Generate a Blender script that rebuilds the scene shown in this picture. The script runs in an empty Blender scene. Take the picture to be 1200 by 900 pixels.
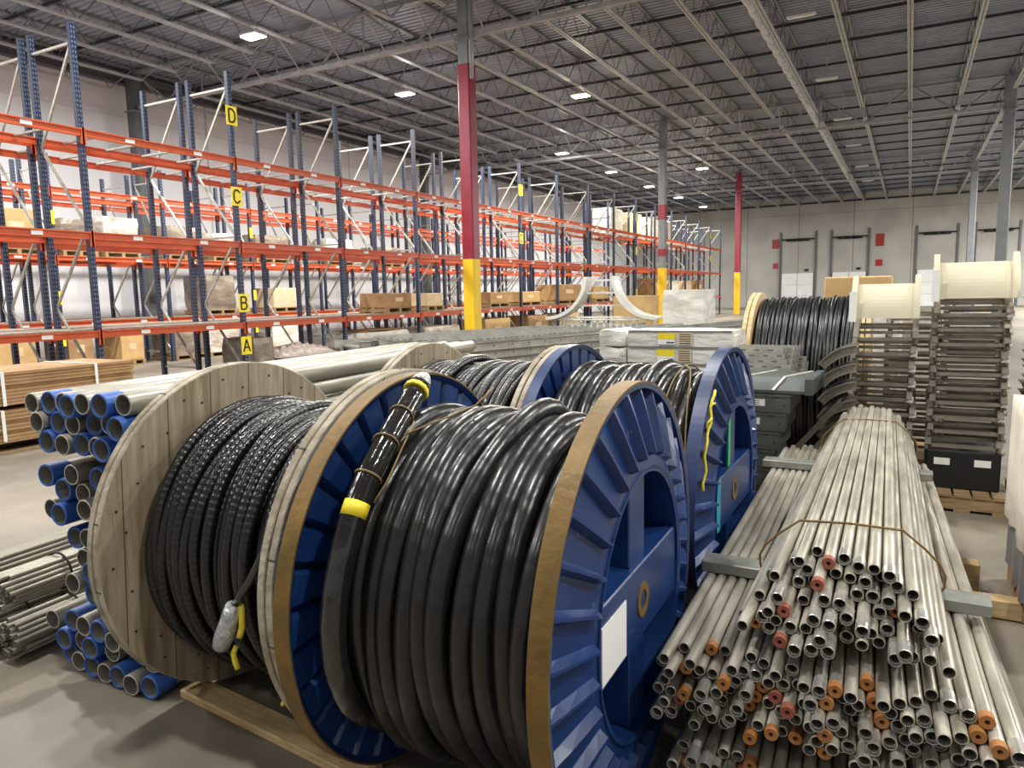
import bpy, math, random
from mathutils import Vector, Matrix
PI = math.pi
rnd = random.Random(7)
scn = bpy.context.scene
col = scn.collection

# ------------------------------------------------------------------ materials
def _nt(name):
    m = bpy.data.materials.new(name); m.use_nodes = True
    nt = m.node_tree; b = nt.nodes['Principled BSDF']
    return m, nt, b
def N(nt, t, **kw):
    n = nt.nodes.new(t)
    for k, v in kw.items(): setattr(n, k, v)
    return n
def rgb(h):
    h = h.lstrip('#'); o = []
    for i in (0, 2, 4):
        c = int(h[i:i+2], 16)/255
        o.append(c/12.92 if c <= .04045 else ((c+.055)/1.055)**2.4)
    return (*o, 1)
def mat(name, c1, c2=None, scale=6.0, rough=.5, metal=0.0, bump=0.0, stretch=None, detail=4, lo=.35, hi=.65, bscale=None, coat=0.0, spec=.5):
    """base colour mottled between two tones by noise, optional noise bump"""
    m, nt, b = _nt(name)
    b.inputs['Roughness'].default_value = rough; b.inputs['Metallic'].default_value = metal
    b.inputs['Coat Weight'].default_value = coat; b.inputs['Specular IOR Level'].default_value = spec
    tc = N(nt, 'ShaderNodeTexCoord'); mp = N(nt, 'ShaderNodeMapping')
    nt.links.new(tc.outputs['Object'], mp.inputs['Vector'])
    if stretch: mp.inputs['Scale'].default_value = stretch
    if c2:
        no = N(nt, 'ShaderNodeTexNoise'); no.inputs['Scale'].default_value = scale; no.inputs['Detail'].default_value = detail
        nt.links.new(mp.outputs[0], no.inputs['Vector'])
        r = N(nt, 'ShaderNodeValToRGB')
        r.color_ramp.elements[0].position = lo; r.color_ramp.elements[1].position = hi
        r.color_ramp.elements[0].color = rgb(c1); r.color_ramp.elements[1].color = rgb(c2)
        nt.links.new(no.outputs['Fac'], r.inputs['Fac']); nt.links.new(r.outputs['Color'], b.inputs['Base Color'])
    else:
        b.inputs['Base Color'].default_value = rgb(c1)
    if bump:
        n2 = N(nt, 'ShaderNodeTexNoise'); n2.inputs['Scale'].default_value = bscale or scale*3; n2.inputs['Detail'].default_value = 3
        nt.links.new(mp.outputs[0], n2.inputs['Vector'])
        bp = N(nt, 'ShaderNodeBump'); bp.inputs['Strength'].default_value = bump; bp.inputs['Distance'].default_value = .02
        nt.links.new(n2.outputs['Fac'], bp.inputs['Height']); nt.links.new(bp.outputs[0], b.inputs['Normal'])
    return m
def emat(name, c, s):
    m, nt, b = _nt(name)
    b.inputs['Base Color'].default_value = rgb(c); b.inputs['Emission Color'].default_value = rgb(c); b.inputs['Emission Strength'].default_value = s
    return m
def mth(nt, op, a, b=None):
    n = N(nt, 'ShaderNodeMath', operation=op)
    for i, v in enumerate((a, b)):
        if v is None: continue
        if isinstance(v, (int, float)): n.inputs[i].default_value = v
        else: nt.links.new(v, n.inputs[i])
    return n.outputs[0]
def mixc(nt, fac, a, b):
    n = N(nt, 'ShaderNodeMix', data_type='RGBA')
    nt.links.new(fac, n.inputs[0])
    for i, v in ((6, a), (7, b)):
        if isinstance(v, tuple): n.inputs[i].default_value = v
        else: nt.links.new(v, n.inputs[i])
    return n.outputs[2]

M = {}
# upright posts: navy with rows of punched holes, painted pale for the light they show
def post_mat():
    m, nt, b = _nt('navy_punched_steel'); b.inputs['Roughness'].default_value = .45
    tc = N(nt, 'ShaderNodeTexCoord'); sp = N(nt, 'ShaderNodeSeparateXYZ'); nt.links.new(tc.outputs['Object'], sp.inputs[0])
    z = mth(nt, 'FRACT', mth(nt, 'MULTIPLY', sp.outputs['Z'], 1/.07))
    hz = mth(nt, 'LESS_THAN', mth(nt, 'ABSOLUTE', mth(nt, 'SUBTRACT', z, .5)), .24)
    hx = mth(nt, 'LESS_THAN', mth(nt, 'ABSOLUTE', mth(nt, 'SUBTRACT', mth(nt, 'ABSOLUTE', sp.outputs['Y']), .020)), .008)
    hy = mth(nt, 'LESS_THAN', mth(nt, 'ABSOLUTE', sp.outputs['X']), .010)
    f = mth(nt, 'MULTIPLY', hz, mth(nt, 'MAXIMUM', hx, mth(nt, 'MULTIPLY', hy, .35)))
    nt.links.new(mixc(nt, f, rgb('#1b2642'), rgb('#69768c')), b.inputs['Base Color'])
    return m
M['navy'] = post_mat()
M['orange'] = mat('orange_beam_paint', '#c04c24', '#cc5a30', 3, rough=.42)
M['galv'] = mat('galvanized_steel', '#9c9b94', '#b9b7ae', 8, rough=.42, metal=.45)
M['galv_pale'] = mat('pale_zinc_steel', '#c4c0b2', '#dcd8ca', 9, rough=.4, metal=.25)
M['tray'] = mat('grey_tray_steel', '#84867f', '#a5a69e', 6, rough=.42, metal=.5)
M['tray_tan'] = mat('dusty_tray_steel', '#7b756a', '#968e81', 7, rough=.4, metal=.35)
M['roofsteel'] = mat('grey_roof_steel', '#7a7b7e', '#898a8c', 4, rough=.5)
M['roofpale'] = mat('pale_roof_steel', '#9a9b9d', '#acadaf', 4, rough=.45)
M['deck'] = mat('roof_deck_grey', '#7f8692', '#8c93a0', 1.5, rough=.55)
M['bridge'] = mat('dark_bridging_steel', '#2c2c30', rough=.6)
M['bridgegrey'] = mat('grey_joist_web_steel', '#606064', rough=.6)
M['red'] = mat('dark_red_column_paint', '#861630', '#941c38', 5, rough=.4)
M['yellow'] = mat('safety_yellow_paint', '#f0c21c', '#f7cf2c', 4, rough=.45)
M['colgrey'] = mat('grey_column_paint', '#7b7f84', '#868a8e', 4, rough=.5)
M['coldark'] = mat('dark_grey_column_paint', '#55585c', '#5e6165', 4, rough=.5)
M['blue'] = mat('glossy_reel_blue', '#142f60', '#1a3a70', 5, rough=.34, lo=.3, hi=.7, coat=.1)
def scuffs(m, c, scale, lo, hi, stretch):
    nt = m.node_tree; b = nt.nodes['Principled BSDF']; src = b.inputs['Base Color'].links[0].from_socket
    tc = N(nt, 'ShaderNodeTexCoord'); mp = N(nt, 'ShaderNodeMapping'); mp.inputs['Scale'].default_value = stretch
    no = N(nt, 'ShaderNodeTexNoise'); no.inputs['Scale'].default_value = scale; no.inputs['Detail'].default_value = 6; no.inputs['Roughness'].default_value = .7
    nt.links.new(tc.outputs['Object'], mp.inputs['Vector']); nt.links.new(mp.outputs[0], no.inputs['Vector'])
    r = N(nt, 'ShaderNodeValToRGB'); r.color_ramp.elements[0].position = lo; r.color_ramp.elements[1].position = hi
    r.color_ramp.elements[0].color = (0, 0, 0, 1); r.color_ramp.elements[1].color = (.75, .75, .75, 1)
    nt.links.new(no.outputs['Fac'], r.inputs['Fac']); nt.links.new(mixc(nt, r.outputs['Color'], src, rgb(c)), b.inputs['Base Color'])
scuffs(M['blue'], '#8f897c', 11, .64, .74, (1, 1, 1))
M['bluecap'] = mat('blue_pipe_collar_plastic', '#2c57a2', '#3766b2', 5, rough=.45)
M['black'] = mat('black_dark_steel', '#141414', rough=.6)
M['label'] = mat('white_paper_label', '#eeeeea', rough=.6)
M['ylabel'] = mat('yellow_label', '#f6d81a', '#f9e23e', 30, rough=.45)
M['rope'] = mat('yellow_rope', '#e6cf33', '#f2e04c', 40, rough=.7)
M['twine'] = mat('brown_twine', '#7d6844', '#8f7a54', 60, rough=.9)
M['green'] = mat('green_paint_mark', '#2fae52', '#3dbb5f', 20, rough=.5)
M['teal'] = mat('teal_paint_mark', '#2c8fa8', '#3fa2b4', 20, rough=.5)
M['silver'] = mat('silver_tape', '#b9bcc0', '#d5d7da', 20, rough=.3, metal=.6, bump=.8, bscale=50)
M['card'] = mat('brown_cardboard', '#9a7650', '#ad8a61', 5, rough=.8)
M['cardlight'] = mat('tan_cardboard', '#bd9a66', '#c9a875', 5, rough=.8)
M['cardpale'] = mat('pale_cardboard', '#cdb592', '#d8c4a5', 5, rough=.8)
M['wrap'] = mat('clear_stretch_wrap', '#a99c8c', '#e0dad2', 3, rough=.22, stretch=(1, 1, 3), bump=.5, bscale=12)
M['wrapwhite'] = mat('white_shrink_wrap', '#c9c5ba', '#ebe8df', 3.5, rough=.25, stretch=(1, 1, 2.5), bump=.4, bscale=14)
M['wrapgrey'] = mat('grey_stretch_wrap', '#76695c', '#988b7d', 3, rough=.28, stretch=(1, 1, 3), bump=.4, bscale=12)
M['pallet'] = mat('pallet_wood', '#8d7350', '#ab9069', 7, rough=.8, stretch=(1, 6, 6))
M['lumber'] = mat('lumber_wood', '#ae9264', '#c7ad80', 7, rough=.8, stretch=(1, 6, 6))
M['zincwhite'] = mat('bright_zinc_tray', '#d9d6cc', '#e9e6dd', 6, rough=.35, metal=.15)
M['cream'] = mat('cream_tray_sheet', '#ddd5b9', '#e9e2c9', 3, rough=.3, metal=.15)
M['bin'] = mat('grey_trough_steel', '#4b504d', '#5c615e', 5, rough=.45, metal=.3)
M['conduit'] = mat('zinc_conduit_pipe', '#a49e90', '#d2ccbd', 7, rough=.34, metal=.4, stretch=(3, .6, 3))
M['conduit_end'] = mat('bright_pipe_thread', '#c9c6bd', '#e2dfd6', 20, rough=.25, metal=.7)
M['bore'] = mat('dull_zinc_pipe_bore', '#8b877c', '#a09b8f', 8, rough=.55, metal=.3)
M['bigpipe'] = mat('grey_zinc_big_pipe', '#8d887b', '#aca799', 6, rough=.36, metal=.35, stretch=(3, .6, 3))
M['orangecap'] = mat('orange_thread_cap', '#9a622c', '#b67d45', 20, rough=.6)
M['redcap'] = mat('red_thread_cap', '#8a4636', '#a05c48', 20, rough=.6)
M['cloth'] = mat('pale_dust_sheet', '#cfc4b6', '#ddd3c6', 6, rough=.8, bump=.4, bscale=8)
M['duct'] = mat('bright_duct_steel', '#c4c8ce', '#dadde2', 3, rough=.32, metal=.5)
M['heap'] = mat('pinkish_white_wrap', '#e2d2c8', '#f0e4dc', 6, rough=.5)
M['plastic'] = mat('grey_plastic_sheet', '#77767a', '#8a898c', 3, rough=.35, bump=.4, bscale=6)
M['doorwhite'] = mat('white_dock_door', '#e4e4e2', '#ececea', 2, rough=.5)
M['signred'] = mat('red_sign', '#a02a26', rough=.5)
M['decking'] = mat('wire_deck_brown', '#8d7f6f', '#a2948a', 9, rough=.7, stretch=(1, 8, 1))
M['brick'] = mat('red_brown_packs', '#7d4a36', '#8f5a44', 6, rough=.7)
M['rust'] = mat('rusty_tan_rim', '#5f4a1e', '#84652c', 6, rough=.55, metal=.1, stretch=(1, 1, 1), lo=.3, hi=.7, bump=.15, bscale=40)
M['bluerim'] = mat('worn_blue_rim', '#1f2f58', '#2c3f6c', 7, rough=.4)
M['hole'] = mat('dark_bolt_steel', '#3d382f', rough=.6)
M['fixture'] = mat('white_fixture_housing', '#d8d8d6', rough=.4)
M['lens'] = emat('cool_lamp_lens', '#fdfffb', 26)
M['lenswarm'] = emat('warm_lamp_lens', '#fff6c8', 30)

def floor_mat():
    m, nt, b = _nt('concrete_floor')
    tc = N(nt, 'ShaderNodeTexCoord')
    n1 = N(nt, 'ShaderNodeTexNoise'); n1.inputs['Scale'].default_value = .55; n1.inputs['Detail'].default_value = 5
    n2 = N(nt, 'ShaderNodeTexNoise'); n2.inputs['Scale'].default_value = 5; n2.inputs['Detail'].default_value = 6
    mp = N(nt, 'ShaderNodeMapping'); mp.inputs['Scale'].default_value = (1, .35, 1); mp.inputs['Rotation'].default_value = (0, 0, -.3)
    nt.links.new(tc.outputs['Object'], mp.inputs['Vector']); nt.links.new(mp.outputs[0], n1.inputs['Vector'])
    nt.links.new(tc.outputs['Object'], n2.inputs['Vector'])
    r1 = N(nt, 'ShaderNodeValToRGB'); r1.color_ramp.elements[0].position = .38; r1.color_ramp.elements[1].position = .62
    r1.color_ramp.elements[0].color = rgb('#6f685f'); r1.color_ramp.elements[1].color = rgb('#968b7b')
    nt.links.new(n1.outputs['Fac'], r1.inputs['Fac'])
    r2 = N(nt, 'ShaderNodeValToRGB'); r2.color_ramp.elements[0].position = .3; r2.color_ramp.elements[1].position = .7
    r2.color_ramp.elements[0].color = (.82, .82, .82, 1); r2.color_ramp.elements[1].color = (1, 1, 1, 1)
    nt.links.new(n2.outputs['Fac'], r2.inputs['Fac'])
    mx = N(nt, 'ShaderNodeMix', data_type='RGBA', blend_type='MULTIPLY'); mx.inputs[0].default_value = 1
    nt.links.new(r1.outputs[0], mx.inputs[6]); nt.links.new(r2.outputs[0], mx.inputs[7])
    # damp stain around the pipe ends: a patch with a ragged edge
    sp = N(nt, 'ShaderNodeSeparateXYZ'); nt.links.new(tc.outputs['Object'], sp.inputs[0])
    n3 = N(nt, 'ShaderNodeTexNoise'); n3.inputs['Scale'].default_value = 2.6; n3.inputs['Detail'].default_value = 2
    nt.links.new(tc.outputs['Object'], n3.inputs['Vector'])
    dx = mth(nt, 'MULTIPLY', mth(nt, 'ADD', sp.outputs['X'], 2.35), .75); dy = mth(nt, 'SUBTRACT', sp.outputs['Y'], 1.35)
    d = mth(nt, 'SQRT', mth(nt, 'ADD', mth(nt, 'MULTIPLY', dx, dx), mth(nt, 'MULTIPLY', dy, dy)))
    d = mth(nt, 'ADD', d, mth(nt, 'MULTIPLY', mth(nt, 'SUBTRACT', n3.outputs['Fac'], .5), 1.0))
    rs = N(nt, 'ShaderNodeValToRGB'); rs.color_ramp.elements[0].position = .60; rs.color_ramp.elements[1].position = .66
    rs.color_ramp.elements[0].color = (.60, .60, .60, 1); rs.color_ramp.elements[1].color = (1, 1, 1, 1)
    nt.links.new(d, rs.inputs['Fac'])
    m2 = N(nt, 'ShaderNodeMix', data_type='RGBA', blend_type='MULTIPLY'); m2.inputs[0].default_value = 1
    nt.links.new(mx.outputs[2], m2.inputs[6]); nt.links.new(rs.outputs[0], m2.inputs[7])
    nt.links.new(m2.outputs[2], b.inputs['Base Color'])
    b.inputs['Roughness'].default_value = .5
    return m
M['floor'] = floor_mat()
def wall_mat(name, c1, c2, px, joint):
    m, nt, b = _nt(name); b.inputs['Roughness'].default_value = .75
    tc = N(nt, 'ShaderNodeTexCoord'); sp = N(nt, 'ShaderNodeSeparateXYZ'); nt.links.new(tc.outputs['Object'], sp.inputs[0])
    no = N(nt, 'ShaderNodeTexNoise'); no.inputs['Scale'].default_value = .45; no.inputs['Detail'].default_value = 6
    nt.links.new(tc.outputs['Object'], no.inputs['Vector'])
    r = N(nt, 'ShaderNodeValToRGB'); r.color_ramp.elements[0].position = .35; r.color_ramp.elements[1].position = .65
    r.color_ramp.elements[0].color = rgb(c1); r.color_ramp.elements[1].color = rgb(c2); nt.links.new(no.outputs['Fac'], r.inputs['Fac'])
    a = mth(nt, 'FRACT', mth(nt, 'MULTIPLY', sp.outputs['X'], 1/px)); j = mth(nt, 'LESS_THAN', a, .012)
    h = mth(nt, 'LESS_THAN', mth(nt, 'ABSOLUTE', mth(nt, 'SUBTRACT', sp.outputs['Y'], 2.9)), .03)
    nt.links.new(mixc(nt, mth(nt, 'MAXIMUM', j, mth(nt, 'MULTIPLY', h, .4)), r.outputs[0], rgb(joint)), b.inputs['Base Color'])
    return m
M['wall_white'] = wall_mat('white_painted_wall', '#e6e6ea', '#efeff2', 7.6, '#c4c4c9')
M['wall_conc'] = wall_mat('grey_concrete_wall', '#a5a29b', '#b8b5ae', 4.05, '#75726b')
def wood_mat(name, c1, c2, seam, ang, gap):
    """weathered planks: streaked grain along one direction with thin dark seams"""
    m, nt, b = _nt(name); b.inputs['Roughness'].default_value = .75
    tc = N(nt, 'ShaderNodeTexCoord'); mp = N(nt, 'ShaderNodeMapping'); mp.inputs['Rotation'].default_value = (ang, 0, 0)
    nt.links.new(tc.outputs['Object'], mp.inputs['Vector'])
    sp = N(nt, 'ShaderNodeSeparateXYZ'); nt.links.new(mp.outputs[0], sp.inputs[0])
    idx = mth(nt, 'FLOOR', mth(nt, 'MULTIPLY', sp.outputs['Y'], 1/gap))
    m2 = N(nt, 'ShaderNodeMapping'); m2.inputs['Scale'].default_value = (8, 30, 3); nt.links.new(mp.outputs[0], m2.inputs['Vector'])
    no = N(nt, 'ShaderNodeTexNoise'); no.inputs['Scale'].default_value = 1; no.inputs['Detail'].default_value = 7; no.inputs['Roughness'].default_value = .65
    nt.links.new(m2.outputs[0], no.inputs['Vector'])
    wn = N(nt, 'ShaderNodeTexWhiteNoise', noise_dimensions='1D'); nt.links.new(idx, wn.inputs['W'])
    f = mth(nt, 'ADD', mth(nt, 'MULTIPLY', no.outputs['Fac'], 1.3), mth(nt, 'MULTIPLY', mth(nt, 'SUBTRACT', wn.outputs['Value'], .9), .3))
    r = N(nt, 'ShaderNodeValToRGB'); r.color_ramp.elements[0].position = .25; r.color_ramp.elements[1].position = .75
    r.color_ramp.elements[0].color = rgb(c1); r.color_ramp.elements[1].color = rgb(c2); nt.links.new(f, r.inputs['Fac'])
    s = mth(nt, 'LESS_THAN', mth(nt, 'FRACT', mth(nt, 'MULTIPLY', sp.outputs['Y'], 1/gap)), .025)
    nt.links.new(mixc(nt, s, r.outputs[0], rgb(seam)), b.inputs['Base Color'])
    bp = N(nt, 'ShaderNodeBump'); bp.inputs['Strength'].default_value = .25; bp.inputs['Distance'].default_value = .01
    nt.links.new(no.outputs['Fac'], bp.inputs['Height']); nt.links.new(bp.outputs[0], b.inputs['Normal'])
    return m
M['reelwood'] = wood_mat('weathered_reel_planks', '#8a8272', '#bfb8a8', '#5f5443', .12, .19)
M['reelwoodb'] = wood_mat('brown_inner_reel_planks', '#87775c', '#b5a890', '#5b4a35', .10, .19)
M['rimwood'] = mat('weathered_rim_wood', '#857a66', '#b9b09d', 9, rough=.8, bump=.4, bscale=40)
M['palewood'] = mat('pale_spruce_reel_wood', '#b3966a', '#d3bb92', 8, rough=.75, stretch=(1, 5, 1))
def cable_mat(name, c, rough, pitch, amp, coat=.0, dots=1.0):
    m, nt, b = _nt(name); b.inputs['Base Color'].default_value = rgb(c); b.inputs['Roughness'].default_value = rough
    b.inputs['Coat Weight'].default_value = coat; b.inputs['Coat Roughness'].default_value = .12
    at = N(nt, 'ShaderNodeAttribute', attribute_name='len')
    s = mth(nt, 'SINE', mth(nt, 'MULTIPLY', at.outputs['Fac'], 2*PI/pitch))
    tc = N(nt, 'ShaderNodeTexCoord'); no = N(nt, 'ShaderNodeTexNoise'); no.inputs['Scale'].default_value = 17; no.inputs['Detail'].default_value = 3; nt.links.new(tc.outputs['Object'], no.inputs['Vector'])
    h = mth(nt, 'ADD', mth(nt, 'MULTIPLY', s, dots), mth(nt, 'MULTIPLY', no.outputs['Fac'], 2.0))
    bp = N(nt, 'ShaderNodeBump'); bp.inputs['Strength'].default_value = amp; bp.inputs['Distance'].default_value = .004
    nt.links.new(h, bp.inputs['Height']); nt.links.new(bp.outputs[0], b.inputs['Normal'])
    return m
M['cable_thick'] = cable_mat('black_rubber_cable', '#191816', .33, .06, .26, .10, .4)
M['cable_thin'] = cable_mat('black_corrugated_cable', '#141313', .30, .024, .28, .15)
M['cable_far'] = cable_mat('black_smooth_cable', '#161616', .36, .2, .2, .1)
M['taped'] = cable_mat('clear_taped_black_cable', '#24221f', .12, .12, .5, .6)

# ------------------------------------------------------------------ mesh builder
class MB:
    def __init__(s): s.v = []; s.f = []; s.m = []; s.sm = []; s.ln = {}
    def add(s, vs, fs, mi=0, smooth=False, T=None):
        o = len(s.v)
        s.v += [tuple(T @ Vector(p)) if T else tuple(p) for p in vs]
        s.f += [[i+o for i in f] for f in fs]; s.m += [mi]*len(fs); s.sm += [smooth]*len(fs)
        return o
    def box(s, c, d, mi=0, T=None):
        x, y, z = c; a, b, h = d[0]/2, d[1]/2, d[2]/2
        vs = [(x-a, y-b, z-h), (x+a, y-b, z-h), (x+a, y+b, z-h), (x-a, y+b, z-h), (x-a, y-b, z+h), (x+a, y-b, z+h), (x+a, y+b, z+h), (x-a, y+b, z+h)]
        s.add(vs, [[0, 3, 2, 1], [4, 5, 6, 7], [0, 1, 5, 4], [1, 2, 6, 5], [2, 3, 7, 6], [3, 0, 4, 7]], mi, False, T)
    def bbox(s, c, d, bev, mi=0, T=None):
        """box with chamfered edges"""
        x, y, z = c; a, b, h = d[0]/2, d[1]/2, d[2]/2; e = min(bev, a*.9, b*.9, h*.9)
        vs = []; idx = {}
        for sx in (-1, 1):
            for sy in (-1, 1):
                for sz in (-1, 1):
                    for ax in range(3):
                        p = [sx*(a if ax == 0 else a-e), sy*(b if ax == 1 else b-e), sz*(h if ax == 2 else h-e)]
                        idx[(sx, sy, sz, ax)] = len(vs); vs.append((x+p[0], y+p[1], z+p[2]))
        fs = []
        for ax in range(3):
            o = [i for i in range(3) if i != ax]
            for sg in (-1, 1):
                q = []
                for (p0, p1) in ((-1, -1), (1, -1), (1, 1), (-1, 1)):
                    k = [0, 0, 0]; k[ax] = sg; k[o[0]] = p0; k[o[1]] = p1; q.append(idx[(*k, ax)])
                if (sg < 0) ^ (ax == 1): q.reverse()
                fs.append(q)
            for p0 in (-1, 1):
                for p1 in (-1, 1):
                    k0 = [0, 0, 0]; k1 = [0, 0, 0]; k0[ax] = -1; k1[ax] = 1
                    for k in (k0, k1): k[o[0]] = p0; k[o[1]] = p1
                    fs.append([idx[(*k0, o[0])], idx[(*k1, o[0])], idx[(*k1, o[1])], idx[(*k0, o[1])]])
        for sx in (-1, 1):
            for sy in (-1, 1):
                for sz in (-1, 1): fs.append([idx[(sx, sy, sz, i)] for i in range(3)])
        s.add(vs, fs, mi, False, T)
    def bar(s, p0, p1, w, h, mi=0, up=(0, 0, 1)):
        p0 = Vector(p0); p1 = Vector(p1); d = (p1-p0); L = d.length; d.normalize(); u = Vector(up)
        if abs(d.dot(u)) > .98: u = Vector((1, 0, 0))
        x = d.cross(u).normalized(); u = x.cross(d)
        T = Matrix((( x.x, d.x, u.x, (p0.x+p1.x)/2), (x.y, d.y, u.y, (p0.y+p1.y)/2), (x.z, d.z, u.z, (p0.z+p1.z)/2), (0, 0, 0, 1)))
        s.box((0, 0, 0), (w, L, h), mi, T)
    def tube(s, pts, r, n=8, mi=0, caps=True, closed=False, smooth=True, squash=None):
        pts = [Vector(p) for p in pts]; K = len(pts); rs = r if isinstance(r, (list, tuple)) else [r]*K
        o = len(s.v); L = 0; prev = None
        for i, p in enumerate(pts):
            if closed: t = pts[(i+1) % K]-pts[i-1]
            else: t = pts[min(i+1, K-1)]-pts[max(i-1, 0)]
            t.normalize()
            if prev is None:
                a = Vector((0, 0, 1)) if abs(t.z) < .9 else Vector((1, 0, 0))
                u = t.cross(a).normalized()
            else:
                u = (prev-t*prev.dot(t)).normalized()
            prev = u; w = t.cross(u)
            if i: L += (p-pts[i-1]).length
            for k in range(n):
                a = 2*PI*k/n; q = p+(u*math.cos(a)+w*math.sin(a))*rs[i]
                s.ln[len(s.v)] = L; s.v.append(tuple(q))
        R = K if closed else K-1
        for i in range(R):
            j = (i+1) % K
            for k in range(n):
                k2 = (k+1) % n; s.f.append([o+i*n+k, o+i*n+k2, o+j*n+k2, o+j*n+k]); s.m.append(mi); s.sm.append(smooth)
        if caps and not closed:
            s.f.append([o+k for k in range(n)][::-1]); s.m.append(mi); s.sm.append(False)
            s.f.append([o+(K-1)*n+k for k in range(n)]); s.m.append(mi); s.sm.append(False)
    def lathe(s, prof, n=32, axis='y', c=(0, 0, 0), mi=0, smooth=False, closed=True, mis=None):
        """profile of (radius, height) turned about an axis through c"""
        o = len(s.v); K = len(prof)
        for k in range(n):
            a = 2*PI*k/n; ca, sa = math.cos(a), math.sin(a)
            for (r, h) in prof:
                p = {'y': (r*ca, h, r*sa), 'x': (h, r*ca, r*sa), 'z': (r*ca, r*sa, h)}[axis]
                s.v.append((p[0]+c[0], p[1]+c[1], p[2]+c[2]))
        for k in range(n):
            k2 = (k+1) % n
            for i in range(K if closed else K-1):
                j = (i+1) % K
                s.f.append([o+k*K+i, o+k2*K+i, o+k2*K+j, o+k*K+j]); s.m.append(mis[i] if mis else mi); s.sm.append(smooth)
    def prism(s, poly, a, b, axis='x', mi=0, T=None):
        n = len(poly); vs = []
        for h in (a, b):
            for (u, w) in poly: vs.append({'x': (h, u, w), 'y': (u, h, w), 'z': (u, w, h)}[axis])
        fs = [list(range(n))[::-1], list(range(n, 2*n))]+[[i, (i+1) % n, n+(i+1) % n, n+i] for i in range(n)]
        s.add(vs, fs, mi, False, T)
    def mesh(s, name, mats):
        me = bpy.data.meshes.new(name); me.from_pydata(s.v, [], s.f)
        for m in (mats if isinstance(mats, (list, tuple)) else [mats]): me.materials.append(m)
        me.polygons.foreach_set('material_index', s.m); me.polygons.foreach_set('use_smooth', s.sm)
        if s.ln:
            at = me.attributes.new('len', 'FLOAT', 'POINT')
            at.data.foreach_set('value', [s.ln.get(i, 0.0) for i in range(len(s.v))])
        import bmesh
        bm = bmesh.new(); bm.from_mesh(me); bmesh.ops.recalc_face_normals(bm, faces=bm.faces[:]); bm.to_mesh(me); bm.free()
        me.update(); return me
    def build(s, name, mats, parent=None, loc=(0, 0, 0), rz=0): return inst(name, s.mesh(name, mats), parent, loc, rz)
def inst(name, me, parent=None, loc=(0, 0, 0), rz=0, rot=None):
    o = bpy.data.objects.new(name, me); col.objects.link(o); o.location = loc; o.rotation_euler = rot or (0, 0, rz)
    if parent: o.parent = parent
    return o
def tag(o, label=None, cat=None, group=None, kind=None):
    if label: o['label'] = label
    if cat: o['category'] = cat
    if group: o['group'] = group
    if kind: o['kind'] = kind
    return o
def thing(name, label, cat, loc=(0, 0, 0), rz=0, group=None):
    o = inst(name, None, None, loc, rz); return tag(o, label, cat, group)
def dup(root, loc=None, rz=None, label=None, group=None):
    def cp(o, par):
        c = o.copy(); col.objects.link(c); c.parent = par
        for ch in o.children: cp(ch, c)
        return c
    r = cp(root, None)
    if loc is not None: r.location = loc
    if rz is not None: r.rotation_euler = (0, 0, rz)
    if label: r['label'] = label
    if group: r['group'] = group
    return r
def struct(name, mb, m, parent=None, loc=(0, 0, 0)):
    o = mb.build(name, m, parent, loc)
    if not parent: o['kind'] = 'structure'
    return o

# ------------------------------------------------------------------ camera
F = 849.26; yaw, pitch, roll = .50100839, .12446572, -.02017244
fw = Vector((-math.sin(yaw)*math.cos(pitch), math.cos(yaw)*math.cos(pitch), -math.sin(pitch)))
r0 = Vector((math.cos(yaw), math.sin(yaw), 0)); u0 = r0.cross(fw)
rt = r0*math.cos(roll)+u0*math.sin(roll); up = u0*math.cos(roll)-r0*math.sin(roll)
cam = bpy.data.cameras.new('camera'); co = bpy.data.objects.new('camera', cam); col.objects.link(co)
co.matrix_world = Matrix(((rt.x, up.x, -fw.x, 0), (rt.y, up.y, -fw.y, 0), (rt.z, up.z, -fw.z, 1.6), (0, 0, 0, 1)))
cam.sensor_width = 36; cam.lens = F/1200*36; cam.clip_start = .05; cam.clip_end = 300
scn.camera = co
def proj(p):
    v = Vector(p)-Vector((0, 0, 1.6)); d = v.dot(fw)
    return (600+F*v.dot(rt)/d, 450-F*v.dot(up)/d, d) if d > .1 else (9e9, 9e9, d)
def seen(p, mg=40):
    x, y, d = proj(p); return d > .1 and -mg < x < 1200+mg and -mg < y < 900+mg
def seg_seen(a, b, n=12, mg=40):
    a = Vector(a); b = Vector(b); return any(seen(a+(b-a)*i/n, mg) for i in range(n+1))

# ------------------------------------------------------------------ the building
XL, YB = -22.4, 64.0
ZD = 8.82
GY = (15.24, 30.85, 46.45)
b = MB(); b.box((-4, 26, -.1), (44, 84, .2)); struct('floor', b, M['floor'])
b = MB(); b.box((0, 0, 0), (80, 9.1, .25))        # built in its own frame: X along the wall, Y up
o = b.build('wall_left', M['wall_white'], loc=(XL-.125, 26, 4.55)); o.rotation_euler = (PI/2, 0, PI/2); o['kind'] = 'structure'
b = MB(); b.box((0, 0, 0), (60, 9.1, .25))
o = b.build('wall_back', M['wall_conc'], loc=(4, YB+.125, 4.55)); o.rotation_euler = (PI/2, 0, 0); o['kind'] = 'structure'
# ribbed roof deck, ribs running across the building
b = MB(); y = -14.0; vs = []; fs = []
while y < YB+.3:
    for (dy, z) in ((0, 0), (.10, 0), (.125, .05), (.175, .05)):
        vs += [(-23, y+dy, ZD+z), (16, y+dy, ZD+z)]
    y += .2
n = len(vs)//2
fs = [[2*i, 2*i+1, 2*i+3, 2*i+2] for i in range(n-1)]
b.add(vs, fs); b.box((-3.5, 25, ZD+.16), (39, 79, .1))
ceil = struct('ceiling', b, M['deck'])
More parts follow.
